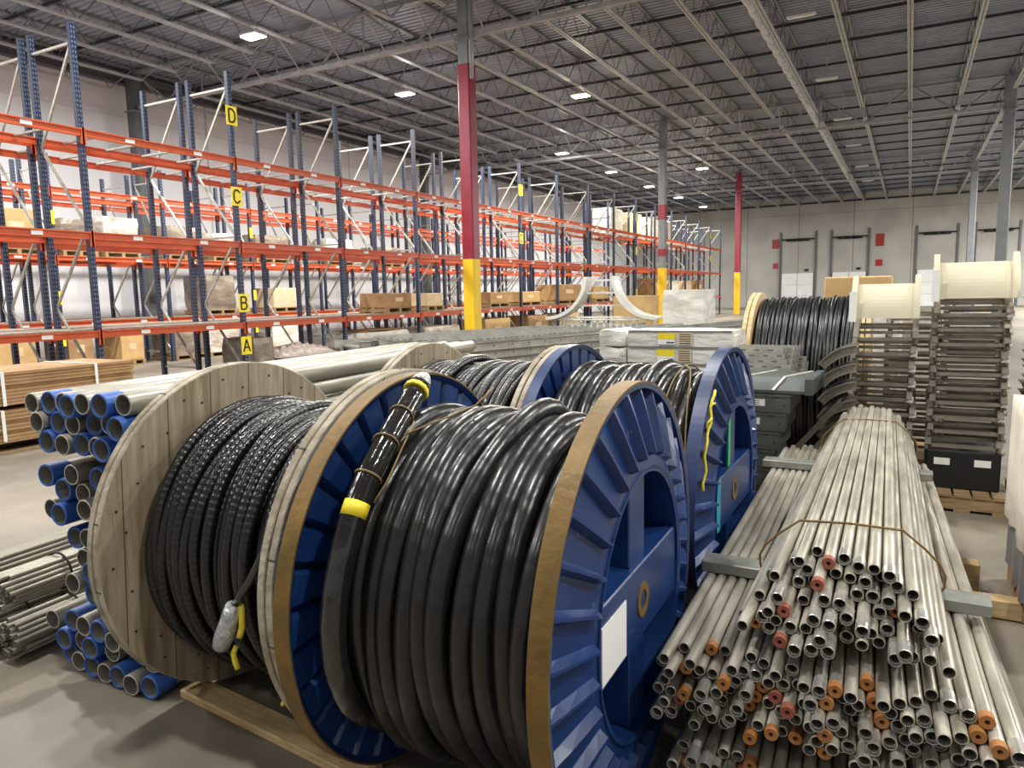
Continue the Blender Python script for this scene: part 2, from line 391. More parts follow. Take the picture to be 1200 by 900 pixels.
# open-web joists along the building
def joist_mesh(L):
    b = MB(); zt, zb = ZD-.03, 8.03
    for s in (-.035, .035):
        b.box((s, L/2, zt-.02), (.05, L-.1, .045))
        b.box((s*1.1, L/2, zb), (.055, L-1.7, .05), 1)
    k = int(round((L-1.7)/.62)); st = (L-1.7)/k
    for i in range(k):
        y0 = .85+i*st; a, c = ((zb, zt-.02) if i % 2 == 0 else (zt-.02, zb))
        b.bar((0, y0, a), (0, y0+st, c), .018, .018, 2)
    for (y0, y1) in ((.06, .85), (L-.06, L-.85)): b.bar((0, y0, zt-.05), (0, y1, zb), .03, .03, 1)
    b.box((0, .05, zt-.06), (.12, .14, .09)); b.box((0, L-.05, zt-.06), (.12, .14, .09))
    return b.mesh('roof_joist', [M['roofsteel'], M['roofpale'], M['bridgegrey']])
bays = [(0.0, 15.24), (15.24, 30.85), (30.85, 46.45), (46.45, 63.95)]
JX = [-21.6+1.524*k for k in range(26)]
for (a, c) in bays:
    me = joist_mesh(c-a)
    for x in JX:
        if seg_seen((x, a, 8.4), (x, c, 8.4)): inst('roof_joist', me, ceil, (x, a, 0))
# joist girders across the building between columns
def girder_mesh(L=12.2):
    b = MB(); zb, zt = 7.60, 8.66; p = L/8
    for s in (-.04, .04):
        b.box((L/2, s, zb), (L-.3, .06, .08), 1); b.box((L/2, s, zt), (L-.05, .07, .09))
    for i in range(8):
        x0 = i*p
        if i % 2 == 0: b.bar((x0+.1, 0, zt), (x0+p, 0, zb), .05, .05)
        else: b.bar((x0, 0, zb), (x0+p-.1, 0, zt), .05, .05)
        if i % 2 == 0 and i: b.bar((x0, 0, zt), (x0, 0, zb), .03, .03)
    return b.mesh('joist_girder', [M['roofsteel'], M['roofpale']])
gme = girder_mesh()
for y in GY:
    for x in (-21.6, -9.4, 2.8):
        if seg_seen((x, y, 7.7), (x+12.2, y, 7.7)): inst('joist_girder', gme, ceil, (x, y, 0))
# bridging lines across the joists
bm_ = MB(); bm_.box((0, 0, 0), (38, .05, .07)); bme = bm_.mesh('bridging_bar', M['bridge'])
for (a, c) in bays:
    for i in range(1, 7):
        y = a+(c-a)*i/7
        if y > 8: inst('bridging_bar', bme, ceil, (-3.5, y, 8.70)); 
# eave beam along the left wall, dark angle along the back wall
b = MB(); b.box((XL+.22, 26, 8.55), (.25, 76, .3)); b.box((XL+.5, 26, 8.62), (.08, 76, .2)); struct('trim_1', b, M['coldark'])
b = MB(); b.box((-3.5, YB-.05, 8.3), (38, .1, .12)); struct('trim_2', b, M['bridge'])

# dock doors on the back wall
def dock_door(i, x0, x1):
    b = MB()
    for k in range(3): b.box(((x0+x1)/2, YB-.06, .46+.92*k), (x1-x0-.2, .06, .90))
    d = struct('door_%d' % i, b, M['doorwhite'])
    b = MB(); b.box(((x0+x1)/2, YB-.10, 1.4), (.05, .03, 2.7)); b.build('door_seam', M['galv'], d)
    for x in (x0, x1):
        b = MB(); b.box((x, YB-.08, 3.05), (.14, .14, 6.1)); b.box((x+(.1 if x == x0 else -.1), YB-.06, 1.4), (.08, .08, 2.8)); b.build('door_track', M['coldark'], d)
    b = MB(); b.tube([(x0+.1, YB-.25, 5.5), (x1-.1, YB-.25, 5.5)], .05, 8)
    for f in (.3, .5, .7): b.tube([(x0+(x1-x0)*f-.35, YB-.25, 5.45), (x0+(x1-x0)*f+.35, YB-.25, 5.45)], .11, 8)
    b.build('spring_shaft', M['black'], d)
    for z in (3.0,): 
        b = MB(); b.box((x0+.75*(x1-x0), YB-.06, z), (.3, .12, .18)); b.build('door_bumper', M['black'], d)
for i, (x0, x1) in enumerate(((-9.5, -6.8), (-5.65, -2.95), (.3, 3.0), (4.1, 6.8))): dock_door(i+1, x0, x1)
for (x, z, w, h, lab) in ((-9.9, 5.2, .55, .75, 'larger red sign high on the wall left of the first dock door'), (-9.88, 3.4, .4, .45, 'small red sign lower on the wall left of the first dock door'),
                     (-2.2, 5.15, .6, .95, 'larger red sign high between the second and third dock doors'), (-2.2, 3.4, .5, .5, 'small red sign lower between the second and third dock doors')):
    b = MB(); b.bbox((0, 0, 0), (w, .05, h), .01); s_ = b.build('wall_sign', M['signred'], loc=(x, YB-.03, z)); tag(s_, lab, 'sign')

# ------------------------------------------------------------------ columns
def column(x, y, bands, label, w=.3, base=M['colgrey']):
    t = thing('steel_column', label, 'column', (x, y, 0))
    names = {'yellow': 'yellow_base', 'red': 'red_band', 'colgrey': 'grey_shaft', 'coldark': 'dark_shaft'}
    for (z0, z1, c) in bands:
        b = MB(); ww = w+(.03 if c in ('yellow', 'red') else 0)
        e = .03
        poly = [(-ww/2+e, -ww/2), (ww/2-e, -ww/2), (ww/2, -ww/2+e), (ww/2, ww/2-e), (ww/2-e, ww/2), (-ww/2+e, ww/2), (-ww/2, ww/2-e), (-ww/2, -ww/2+e)]
        b.prism(poly, z0, z1, 'z'); b.build(names[c], M[c], t)
    b = MB(); b.box((0, 0, 7.5), (w+.1, w+.1, .04)); b.box((0, 0, .015), (w+.16, w+.16, .03)); b.build('column_plate', base, t)
    return t
c1 = column(-9.4, 15.24, [(0, 2.44, 'yellow'), (2.44, 6.95, 'red'), (6.95, 8.6, 'colgrey')], 'nearest steel column, tall red shaft on a yellow base, before the orange racks')
b = MB(); b.tube([(.2, -.1, 6.6), (.2, -.1, 8.7)], .05, 8); b.build('conduit_riser', M['roofpale'], c1)
column(-9.4, 30.85, [(0, 2.55, 'yellow'), (2.55, 3.05, 'colgrey'), (3.05, 3.35, 'red'), (3.35, 4.6, 'colgrey'), (4.6, 5.2, 'red'), (5.2, 8.6, 'colgrey')], 'grey steel column with two red bands and a yellow base beside the racks')
column(-9.4, 46.45, [(0, 2.6, 'yellow'), (2.6, 8.6, 'red')], 'farthest red column with yellow base near the end of the racks')
column(2.75, 30.85, [(0, 8.6, 'colgrey')], 'plain grey steel column at right, nearer and wider of two', w=.34)
column(2.75, 46.45, [(0, 8.6, 'colgrey')], 'plain grey steel column at right, farther of two, before the back wall', w=.34)
column(-21.7, 15.24, [(0, 8.6, 'coldark')], 'dark grey column against the white wall, behind the D post', w=.36)
column(-21.7, 30.85, [(0, 8.6, 'coldark')], 'dark grey column against the white wall, left of the near red column', w=.36)

# ------------------------------------------------------------------ pallet racks
def post_mesh(h):
    b = MB(); w = .08
    poly = [(-w/2, -w/2), (w/2, -w/2), (w/2, w/2), (-w/2, w/2)]
    b.prism(poly, 0, h, 'z'); b.box((0, 0, .01), (.14, .14, .02)); return b.mesh('upright_post', M['navy'])
def brace_mesh(h, d=1.07):
    b = MB(); zs = [.25]
    while zs[-1]+1.25 < h-.2: zs.append(zs[-1]+1.25)
    zs[-1] = h-.28
    for i, z in enumerate(zs):
        if i in (0, len(zs)-1) or i % 2 == 0: b.bar((.02, 0, z), (d-.02, 0, z), .035, .035)
        if i+1 < len(zs):
            z1 = zs[i+1]
            if i % 2 == 0: b.bar((.03, 0, z), (d-.03, 0, z1), .04, .03, up=(0, 1, 0))
            else: b.bar((d-.03, 0, z), (.03, 0, z1), .04, .03, up=(0, 1, 0))
    return b.mesh('frame_brace', M['galv'])
def beam_mesh(L=2.74):
    b = MB()
    b.box((0, L/2, 0), (.05, L, .11)); b.box((.012, L/2, .045), (.075, L, .02))
    for y in (-.03, L+.03-.0): b.box((-.03*0+.0, y, -.05), (.07, .05, .24))
    return b.mesh('shelf_beam', M['orange'])
b = MB(); b.box((0, 0, 0), (.006, .16, .06)); tag_me = b.mesh('location_tag', M['label'])
b = MB(); b.box((.5, 0, 0), (1.0, .05, .03)); sb_me = b.mesh('support_bar', M['galv'])
b = MB()
for i in range(14): b.box((.535, .10+i*.195, 0), (1.0, .165, .02))
dk_me = b.mesh('deck_panel', M['decking'])
bm_me = beam_mesh()
P = 2.82
PM = {h: post_mesh(h) for h in (5.7, 4.9, 6.3)}; BRM = {h: brace_mesh(h) for h in (5.7, 4.9, 6.3)}
LETTER = {
 'A': [((-.07, -.1), (0, .1)), ((0, .1), (.07, -.1)), ((-.045, -.03), (.045, -.03))],
 'B': [((-.06, -.1), (-.06, .1)), ((-.06, .1), (.03, .1)), ((.03, .1), (.055, .055)), ((.055, .055), (.03, .005)), ((-.06, .005), (.03, .005)), ((.03, .005), (.065, -.045)), ((.065, -.045), (.03, -.1)), ((.03, -.1), (-.06, -.1))],
 'C': [((.06, .06), (.02, .1)), ((.02, .1), (-.03, .1)), ((-.03, .1), (-.065, .05)), ((-.065, .05), (-.065, -.05)), ((-.065, -.05), (-.03, -.1)), ((-.03, -.1), (.02, -.1)), ((.02, -.1), (.06, -.06))],
 'D': [((-.06, -.1), (-.06, .1)), ((-.06, .1), (.015, .1)), ((.015, .1), (.06, .05)), ((.06, .05), (.06, -.05)), ((.06, -.05), (.015, -.1)), ((.015, -.1), (-.06, -.1))]}
def letter_sign(ch, parent, y, z, w=.24, h=.34):
    b = MB(); b.box((.05, y, z), (.01, w, h)); s = b.build('level_sign', M['ylabel'], parent); tag(s, 'yellow sign plate with the black letter %s' % ch)
    b = MB()
    for (p0, p1) in LETTER[ch]: b.bar((.058, y+p0[0]*1.1, z+p0[1]*1.15), (.058, y+p1[0]*1.1, z+p1[1]*1.15), .006, .03, up=(1, 0, 0)) if False else b.bar((.058, y+p0[0]*1.1, z+p0[1]*1.15), (.058, y+p1[0]*1.1, z+p1[1]*1.15), .03, .008, up=(1, 0, 0))
    b.build('sign_letter', M['black'], s)
def rack(label, X, k0, k1, h, levels, tags, bars, decks, ymin=0):
    """one run; local x runs from front posts (0) to -1.07, y along the run"""
    t = thing('pallet_rack', label, 'rack', (X, 0, 0))
    for k in range(k0, k1+1):
        y = 6.83+P*k
        hh = h if not (h == 5.7 and k == 0) else 5.7
        for x in (0, -1.07): inst('upright_post', PM[hh], t, (x, y, 0))
        o = inst('frame_brace', BRM[hh], t, (0, y, 0), PI)
    for k in range(k0, k1):
        y = 6.83+P*k+.04
        for li, z in enumerate(levels):
            o = inst('shelf_beam', bm_me, t, (.045, y, z))
            if tags and (tags == 1 or k < 8):
                for f in (.26, .72): inst('location_tag', tag_me, o, (.03, 2.74*f, 0))
            inst('shelf_beam', bm_me, t, (-1.115, y, z), 0)
        if bars:
            for f in (.12, .38, .62, .88): inst('support_bar', sb_me, t, (-1.035, y+2.74*f, levels[-1]+.03))
        if decks: inst('deck_panel', dk_me, t, (-1.07, y, levels[0]+.065))
    return t
LV = (1.1, 2.6, 4.12)
A = rack('nearest run of the orange and navy pallet racks, carrying the A to D level signs', -11.06, -1, 15, 5.7, LV, 2, True, True)
for ch, z in (('A', .72), ('B', 1.52), ('C', 3.48), ('D', 4.92)): letter_sign(ch, A, 9.65, z)
for k, zz in ((5, (4.85, 3.35)), (9, (4.9, 3.4, 1.5)), (14, (4.9, 3.5))):
    for z in zz: letter_sign('DC'[zz.index(z)] if zz.index(z) < 2 else 'B', A, 6.83+P*k, z)
rack('second pallet rack run, back to back behind the nearest run', -12.40, -1, 15, 5.7, LV, 0, True, True)
Cc = rack('third pallet rack run, front of the far pair across the aisle', -17.0, 0, 13, 4.9, LV, 1, False, True)
rack('farthest pallet rack run, standing along the white wall', -18.35, 0, 13, 4.9, LV, 0, False, False)
# aisle marker signs on the third run
for k, y in ((1, 9.65), (3, 15.29)):
    for z in (.75, 1.7, 3.5):
        b = MB(); b.box((.05, y, z), (.01, .10, .30)); tag(b.build('aisle_marker', M['ylabel'], Cc), 'plain yellow marker plate')
# tall upright guard on the wall beyond the racks
b = MB(); b.bbox((0, 0, 1.1), (.28, .28, 2.2), .03); b.box((0, 0, .01), (.45, .45, .02)); tag(b.build('guard_post', M['yellow'], loc=(-20.9, 17.0, 0)), 'yellow guard post at the white wall seen through the racks', 'post')

# ------------------------------------------------------------------ pallets and loads
def pallet_mb(w, d, h=.13):
    b = MB()
    for i in range(5): b.box(((i-2)*(w-.1)/4, 0, h-.01), (.1, d, .02))
    for y in (-d/2+.05, 0, d/2-.05): b.box((0, y, h/2+.0), (w, .08, h-.04))
    for i in (0, 2, 4): b.box(((i-2)*(w-.1)/4, 0, .01), (.1, d, .02))
    return b
def pallet_thing(x, y, z, w, d, label, group=None):
    o = pallet_mb(w, d).build('wooden_pallet', M['pallet'], loc=(x, y, z)); return tag(o, label, 'pallet', group)
def lumpy_box(w, d, h, r, amp, nx=8, nz=6):
    """wrapped load: a box with bulging, slightly wrinkled sides"""
    b = MB(); vs = []; n = 4*nx
    ph = [r.uniform(0, 6) for _ in range(6)]
    for j in range(nz+1):
        z = h*j/nz
        for i in range(n):
            s, t = divmod(i, nx); t = t/nx
            x, y = [(-w/2+w*t, -d/2), (w/2, -d/2+d*t), (w/2-w*t, d/2), (-w/2, d/2-d*t)][s]
            k = 1+amp*(math.sin(i*1.3+ph[0]+j*.9)+math.sin(i*.7+ph[1]-j*1.7))*.5-(amp*1.2 if j in (0, nz) else 0)
            vs.append((x*k, y*k, z+(amp*.25*math.sin(i*.9+ph[2]) if j == nz else 0)))
    fs = [[j*n+i, j*n+(i+1) % n, (j+1)*n+(i+1) % n, (j+1)*n+i] for j in range(nz) for i in range(n)]
    fs.append(list(range(n))[::-1]); fs.append([nz*n+i for i in range(n)])
    b.add(vs, fs); return b
def carton_mb(w, d, h):
    b = MB(); b.bbox((0, 0, h/2), (w, d, h), .012); b.box((0, 0, h+.001), (.06, d*.98, .004), 1); b.box((w/2+.001, 0, h*.55), (.004, d*.3, h*.25), 1)
    return b
def load(x, y, z, w, d, h, kind, label, pal=True, plabel=None, group=None):
    """wrapped load or carton on its own pallet"""
    z0 = z
    k = math.floor((y-6.83)/P); lo = 6.83+P*k+.10; hi = lo+P-.20
    d = min(d, hi-lo-.1); y = min(max(y, lo+d/2+.04), hi-d/2-.04)
    if pal: pallet_thing(x, y, z, w+.05, d+.05, plabel or ('pallet under '+label.replace('big ', ''))); z0 = z+.13
    r = random.Random(int(abs(x*37+y*101+z*7)))
    if kind in ('card', 'cardlight', 'cardpale'):
        o = carton_mb(w, d, h).build('carton', [M[kind], M['cardpale']], loc=(x, y, z0), rz=r.uniform(-.04, .04)); tag(o, label, 'box', group)
    else:
        o = lumpy_box(w, d, h, r, .03).build('wrapped_load', M[kind], loc=(x, y, z0)); tag(o, label, 'load', group)
    return o
L1, L2, L3 = 1.1+.078, 2.6+.06, 4.12+.06
# far rack pair, middle shelf and floor (seen through the near runs)
load(-17.55, 8.95, L2, .95, 1.1, .85, 'cardlight', 'brown carton high at the left edge on the far middle shelf')
load(-17.55, 10.3, L2, .95, .8, .72, 'wrapgrey', 'grey wrapped load beside the brown carton on the far middle shelf')
load(-17.55, 11.35, L2, .95, .9, .85, 'wrap', 'tall crinkled wrapped load on the far middle shelf')
load(-17.55, 13.12, L2, .95, 1.0, .75, 'wrapgrey', 'wide grey wrapped load in the second bay of the far middle shelf')
load(-17.55, 14.5, L2, .95, .95, .65, 'wrap', 'pale wrapped load left of the C sign on the far middle shelf')
load(-17.55, 16.2, L2, .95, 1.3, .7, 'wrapgrey', 'grey wrapped load right of the C sign on the far middle shelf')
load(-17.55, 19.2, L2, .95, 1.3, .75, 'wrapwhite', 'white wrapped load in the fifth bay of the far middle shelf')
load(-17.55, 22.0, L2, .95, 1.2, .6, 'wrapgrey', 'grey wrapped load in the sixth bay of the far middle shelf')
load(-17.55, 14.2, L1, .95, .95, .95, 'wrapgrey', 'tall brown wrapped load on the far low shelf behind the B sign')
load(-17.55, 16.6, L1, .95, 1.0, .6, 'cardpale', 'pale carton on the far low shelf, middle of the third bay')
load(-17.55, 8.7, .0, .95, .8, .75, 'cardlight', 'tan carton on the floor at the far left under the racks')
load(-17.55, 10.0, .0, .95, .6, .7, 'card', 'brown carton on the floor under the far rack, left bay')
load(-17.55, 11.4, .0, .95, .6, .62, 'cardlight', 'small tan carton on the floor under the far rack')
load(-17.55, 12.9, .0, .95, 1.0, .75, 'wrapgrey', 'grey wrapped load on the floor under the far rack')
load(-17.55, 14.2, .0, .95, 1.0, .7, 'wrap', 'pale wrapped load on the floor behind the A sign')
load(-17.55, 16.6, .0, .95, 1.2, .8, 'wrapwhite', 'white wrapped load on the floor right of the A sign')
# nearest run
load(-11.6, 10.2, .0, .9, .5, .70, 'wrapgrey', 'grey wrapped load on the floor right of the A sign post')
load(-11.6, 13.95, .0, .9, 2.0, .62, 'wrapwhite', 'long silvery wrapped load on the floor under the near rack')
load(-11.6, 16.5, .0, .9, 1.7, .62, 'wrap', 'clear wrapped load on the floor left of the red column')
load(-11.6, 15.0, L1, .85, 1.0, .36, 'card', 'brown carton on the near low shelf left of the red column')
load(-11.6, 16.2, L1, .85, .75, .34, 'cardpale', 'pale carton on the near low shelf left of the red column')
load(-11.6, 19.7, L1, .85, 1.2, .34, 'card', 'first brown carton right of the red column on the near low shelf')
load(-11.6, 21.6, L1, .85, 1.5, .34, 'cardlight', 'second carton right of the red column on the near low shelf')
load(-11.6, 25.0, L1, .85, 2.3, .58, 'card', 'big brown carton stack on the near low shelf left of the curved tray')
load(-11.6, 28.4, L1, .85, 1.5, .5, 'cardlight', 'tan carton on the near low shelf behind the curved tray')
load(-11.6, 36.0, L1, .85, 1.6, .9, 'card', 'brown carton on the near low shelf past the banded grey column')
load(-11.6, 38.6, L1, .85, 1.6, .8, 'wrapwhite', 'white wrapped load on the near low shelf past the banded grey column')
load(-11.6, 41.5, L1, .85, 1.7, .8, 'cardpale', 'pale carton on the near low shelf toward the far end')
load(-11.6, 44.3, L1, .85, 1.6, .85, 'card', 'farthest brown carton on the near low shelf')
for i, (yy, kd, lb) in enumerate(((33.5, 'wrapwhite', 'white wrapped load on the top shelf behind the banded grey column'), (36.3, 'cardpale', 'tall pale carton load on the top shelf near the far end'), (39.1, 'wrap', 'wrapped load on the top shelf near the far end'), (42, 'cardpale', 'farthest pale load on the top shelf'))):
    load(-12.9, yy, L3, .9, 1.7, 1.2, kd, lb)
for i, (yy, kd, lb) in enumerate(((19.6, 'cardlight', 'tan carton on the floor behind the red column base'), (22.4, 'card', 'brown carton on the floor right of the red column base'), (25.2, 'cardpale', 'pale carton on the floor under the brown carton stack'), (36.2, 'brick', 'red brown packs on the floor near the rack end'), (39, 'black', 'dark packs on the floor near the rack end'), (41.8, 'brick', 'farther red brown packs on the floor near the rack end'))):
    load(-11.6, yy, 0, .85, 1.6, .7, kd, lb)
# brick packs with a heap of loose wrap on them, flattened carton sheet
b = MB()
for i in range(4):
    for j in range(3): b.bbox((0, -.66+i*.44, .06+j*.12), (.85, .42, .11), .01)
tag(b.build('brick_pack', M['brick'], loc=(-11.6, 11.5, 0)), 'low pack of red brown bricks under the heap of loose wrap', 'bricks')
b = MB(); nx, ny = 14, 22; vs = []
r = random.Random(3)
for i in range(nx+1):
    for j in range(ny+1):
        e = math.sin(PI*i/nx)**.6*math.sin(PI*j/ny)**.6
        vs.append((-.42+.84*i/nx, -.85+1.7*j/ny, .385+e*(.20+r.uniform(-.07, .10))))
b.add(vs, [[i*(ny+1)+j, (i+1)*(ny+1)+j, (i+1)*(ny+1)+j+1, i*(ny+1)+j+1] for i in range(nx) for j in range(ny)]); 
b.box((0, 0, .378), (.8, 1.6, .008))
tag(b.build('wrap_heap', M['heap'], loc=(-11.6, 11.5, .0)), 'heap of crumpled pale wrap lying on the brick pack', 'wrap')
b = MB(); b.box((0, 0, 0), (.8, 1.5, .015)); b.box((.1, .2, .02), (.7, 1.3, .015)); o = b.build('cardboard_sheet', M['card'], loc=(-11.6, 13.9, .775)); tag(o, 'flat brown cardboard sheets on top of the silvery wrapped load', 'cardboard')

# ------------------------------------------------------------------ lamps
def lamp(x, y, z, warm, label, power, flat=False, lit=True):
    t = thing('high_bay_light', label, 'lamp', (x, y, z))
    b = MB()
    if lit:
        b.bbox((0, 0, .05), (.56, .36, .07), .02)
        for i in range(5): b.box((-.22+i*.11, 0, .10), (.015, .32, .05))
        b.build('housing', M['fixture'], t)
        b = MB(); b.box((0, 0, .008), (.50, .30, .012)); b.build('lens', M['lenswarm' if warm else 'lens'], t)
    else:
        b.bbox((0, 0, .05), (.62, .10, .06), .015); b.build('housing', M['fixture'], t)
        b = MB(); b.box((0, 0, .013), (.54, .08, .012)); b.build('lens', M['doorwhite'], t)
    b = MB()
    for s in (-.2, .2): b.tube([(s, 0, .09), (0, 0, .40)], .008, 6)
    b.tube([(0, 0, .40), (0, 0, max(.45, ZD-.02-z))], .012, 6); b.build('hanger', M['roofpale'], t)
    if lit:
        ld = bpy.data.lights.new('lamp', 'AREA'); ld.shape = 'RECTANGLE'; ld.size = .5; ld.size_y = .3; ld.energy = power
        ld.color = (1, .93, .74) if warm else (1, .985, .94)
        lo = bpy.data.objects.new('lamp_light', ld); col.objects.link(lo); lo.location = (0, 0, -.015); lo.parent = t
        pd = bpy.data.lights.new('lamp_glow', 'POINT'); pd.energy = power*.07; pd.shadow_soft_size = .14; pd.color = ld.color
        po = bpy.data.objects.new('lamp_glow', pd); col.objects.link(po); po.location = (0, 0, -.20); po.parent = t
    return t
PW = 700
lamp(-9.2, 21.6, 7.6, True, 'brightest warm high bay lamp right of the near red column', PW*1.3)
lamp(-9.4, 37.5, 7.6, True, 'warm high bay lamp above the banded grey column', PW*1.2)
ord_ = ['nearest cool lamp above the racks, at upper left', 'second cool lamp above the racks, left of the red column', 'small lamp above the racks just right of the red column', 'fourth lamp in the row above the racks', 'fifth lamp in the row above the racks', 'sixth lamp in the row above the racks', 'farthest lamp in the row above the racks']
for (yy, lb) in zip((12.7, 18.5, 29.8, 35.8, 42, 48.1, 54.6), ord_): lamp(-13.6, yy, 7.6, False, lb, PW)
un = ['nearest unlit strip light under the roof at right', 'second unlit strip light under the roof at right', 'third unlit strip light under the roof at right', 'fourth unlit strip light under the roof at right', 'fifth unlit strip light under the roof at right', 'farthest unlit strip light under the roof at right']
for (yy, lb) in zip((18.2, 23.9, 29.8, 35.5, 41.8, 47.7), un): lamp(-2.4, yy, 7.6, False, lb, 0, lit=False)
# unseen lamps added outside the frame for light coverage and brighter walls
for (x, y, k) in ((-9.3, 5.6, .4), (-9.3, -2.4, .4), (-3.2, 7.4, .5), (-3.2, 1.6, .42), (-3.2, -4.4, .12), (3.4, 7.4, .5), (3.4, 1.6, .42), (3.4, -4.4, .12), (-13.6, 6.8, .55), (-13.6, .9, .4), (-19.6, 7.2, .6), (-19.6, 1.2, .5), (9.5, 10, 1), (9.5, 22, 1.6), (9.5, 34, 2.4), (9.5, 44, 3.4), (9.5, 52, 3.2), (14.5, 30, 2), (14.5, 42, 2.4), (14.5, 50, 2)):
    lamp(x, y, 7.6, False, 'unseen overhead high bay lamp outside the frame, added for light coverage', PW*k)['group'] = 'overhead lamps'

# bright duct line along the roof
b = MB(); Y0 = 10
b.lathe([(.10, 10), (.10, 62), (.09, 62), (.09, 10)], 16, 'y', (-3.62, 0, 8.30), smooth=False)
y = 11.0
while y < 62: b.lathe([(.099, y), (.125, y+.02), (.125, y+.35), (.099, y+.37)], 12, 'y', (-3.62, 0, 8.30)); y += .9
tag(b.build('air_duct', M['duct']), 'long bright round duct running under the roof at upper right', 'duct')

# ------------------------------------------------------------------ cable reels
RR = .672
def snoise(r, amp, K=3):
    t = [(r.uniform(.6, 1.4)*amp/K**.5, k+1, r.uniform(0, 6.28)) for k in range(K)]
    return lambda p: sum(a*math.sin(k*p+f) for a, k, f in t)
def steel_flange(b, x0, out, R=RR, ribs=32, mi_face=0, dish=0):
    """ribbed web between an inner ring and the rim; x0 = outer plane, out = +1 / -1 outward; dish = how far the ring stands proud"""
    ri, rr = .398, .440
    PS = (0, .2, .345, .46, .54, .655, .8); NP = len(PS); n = ribs*NP
    rad = [ri, rr, rr+.012, .50, .58, R-.02]
    def h(r, p):
        v = .034-(dish+.034 if dish else 0)*(1 if r <= rr else (R-.02-r)/(R-.02-rr))
        if r <= rr: return v
        A = .028 if r < R-.03 else .024
        d = abs(p-.5); e = 0 if d > .155 else 1 if d < .04 else (.155-d)/.115
        return v-A*e
    for side in (0, 1):
        o = len(b.v)
        for k in range(n):
            p = PS[k % NP]; a = 2*PI*(k//NP+p)/ribs
            for r in rad:
                x = x0-out*(h(r, p)+.002+side*.006)
                b.v.append((x, r*math.cos(a), r*math.sin(a)))
        K = len(rad)
        for k in range(n):
            k2 = (k+1) % n
            for i in range(K-1): b.f.append([o+k*K+i, o+k2*K+i, o+k2*K+i+1, o+k*K+i+1]); b.m.append(mi_face); b.sm.append(False)
    q = -dish if dish else .034
    b.lathe([(ri, x0-out*q), (ri+.012, x0-out*(q-.004)), (ri+.012, x0-out*.11), (ri-.006, x0-out*.11), (ri-.006, x0-out*q)], 64, 'x', mi=mi_face, smooth=False)
def rim_mb(x0, out, R=RR, w=.056):
    b = MB()
    b.lathe([(R, x0), (R, x0-out*w), (R-.006, x0-out*w), (R-.022, x0-out*(w-.01)), (R-.022, x0-out*.004), (R-.006, x0)], 128, 'x', mis=[0, 0, 1, 1, 1, 0]); return b
def steel_reel(loc, rz, W, label, rimmat, xtra, R=.666):
    RR = R
    t = thing('cable_reel', label, 'cable reel', (loc[0], loc[1], 0), rz)
    for out in (-1, 1):
        b = MB(); steel_flange(b, out*W/2, out, R, dish=.024 if out > 0 else 0); f = b.build('flange', M['blue'], t, (0, 0, RR))
        rim_mb(out*W/2, out, R).build('rim', [rimmat, M['blue']], f)
    b = MB(); b.lathe([(.418, -W/2+.06), (.418, W/2-.06), (.408, W/2-.06), (.408, -W/2+.06)], 64, 'x'); b.build('drum', M['blue'], t, (0, 0, RR))
    for out in (-1, 1):
        x = W/2-.034 if out > 0 else -(W/2-.085)
        b = MB(); b.bbox((x, .0, 0), (.10, .772, .235), .004); bar = b.build('cross_bar', M['blue'], t, (0, 0, RR))
        b = MB(); b.lathe([(.054, x-out*.06), (.054, x+out*.054), (.030, x+out*.054), (.030, x-out*.06)], 32, 'x'); b.build('hub_bush', M['rust'], bar)
        b = MB(); b.bbox((out*(W/2-(.052 if out > 0 else .075)), .0, .250), (.10, .15, .27), .004); b.build('spoke_post', M['blue'], t, (0, 0, RR))
        b = MB(); b.bbox((out*(W/2-(.052 if out > 0 else .075)), .0, -.250), (.10, .15, .27), .004); b.build('spoke_post', M['blue'], t, (0, 0, RR))
    xtra(t, W)
    return t
def coil_pts(W, turns, r0, rad, seed, jit, seg=60, sag=.015, wander=.25, rfun=None, lift=None):
    r = random.Random(seed); pts = []
    nz = [snoise(r, jit) for _ in range(turns+1)]; nx = [snoise(r, rad*wander) for _ in range(turns+1)]; off = [r.uniform(-jit, jit) for _ in range(turns+1)]
    for k in range(turns*seg+1):
        ph = 2*PI*k/seg; i = min(int(k//seg), turns-1); f = (k % seg)/seg
        g = min(1, f*8); g = g*g*(3-2*g)
        def mixn(arr, p): return arr[i](p) if i == 0 or g >= 1 else arr[i-1](p)*(1-g)+arr[i](p)*g
        of = off[i] if i == 0 or g >= 1 else off[i-1]*(1-g)+off[i]*g
        u = k/(turns*seg)
        x = -W/2+rad+(W-2*rad)*u+mixn(nx, ph)
        a = -PI/2+ph
        rr = r0+mixn(nz, ph)+of+sag*max(0, -math.sin(a))**2
        if rfun: rr += rfun(u, a, i)
        if lift: 
            l = lift(u, a, i, f); rr += l[0]; x += l[1]
        x = max(-W/2+rad*.9, min(W/2-rad*.9, x))
        pts.append((x, -rr*math.cos(a), rr*math.sin(a)))
    return pts
def pol(x, r, deg):
    a = math.radians(deg); return (x, r*math.cos(a), r*math.sin(a))

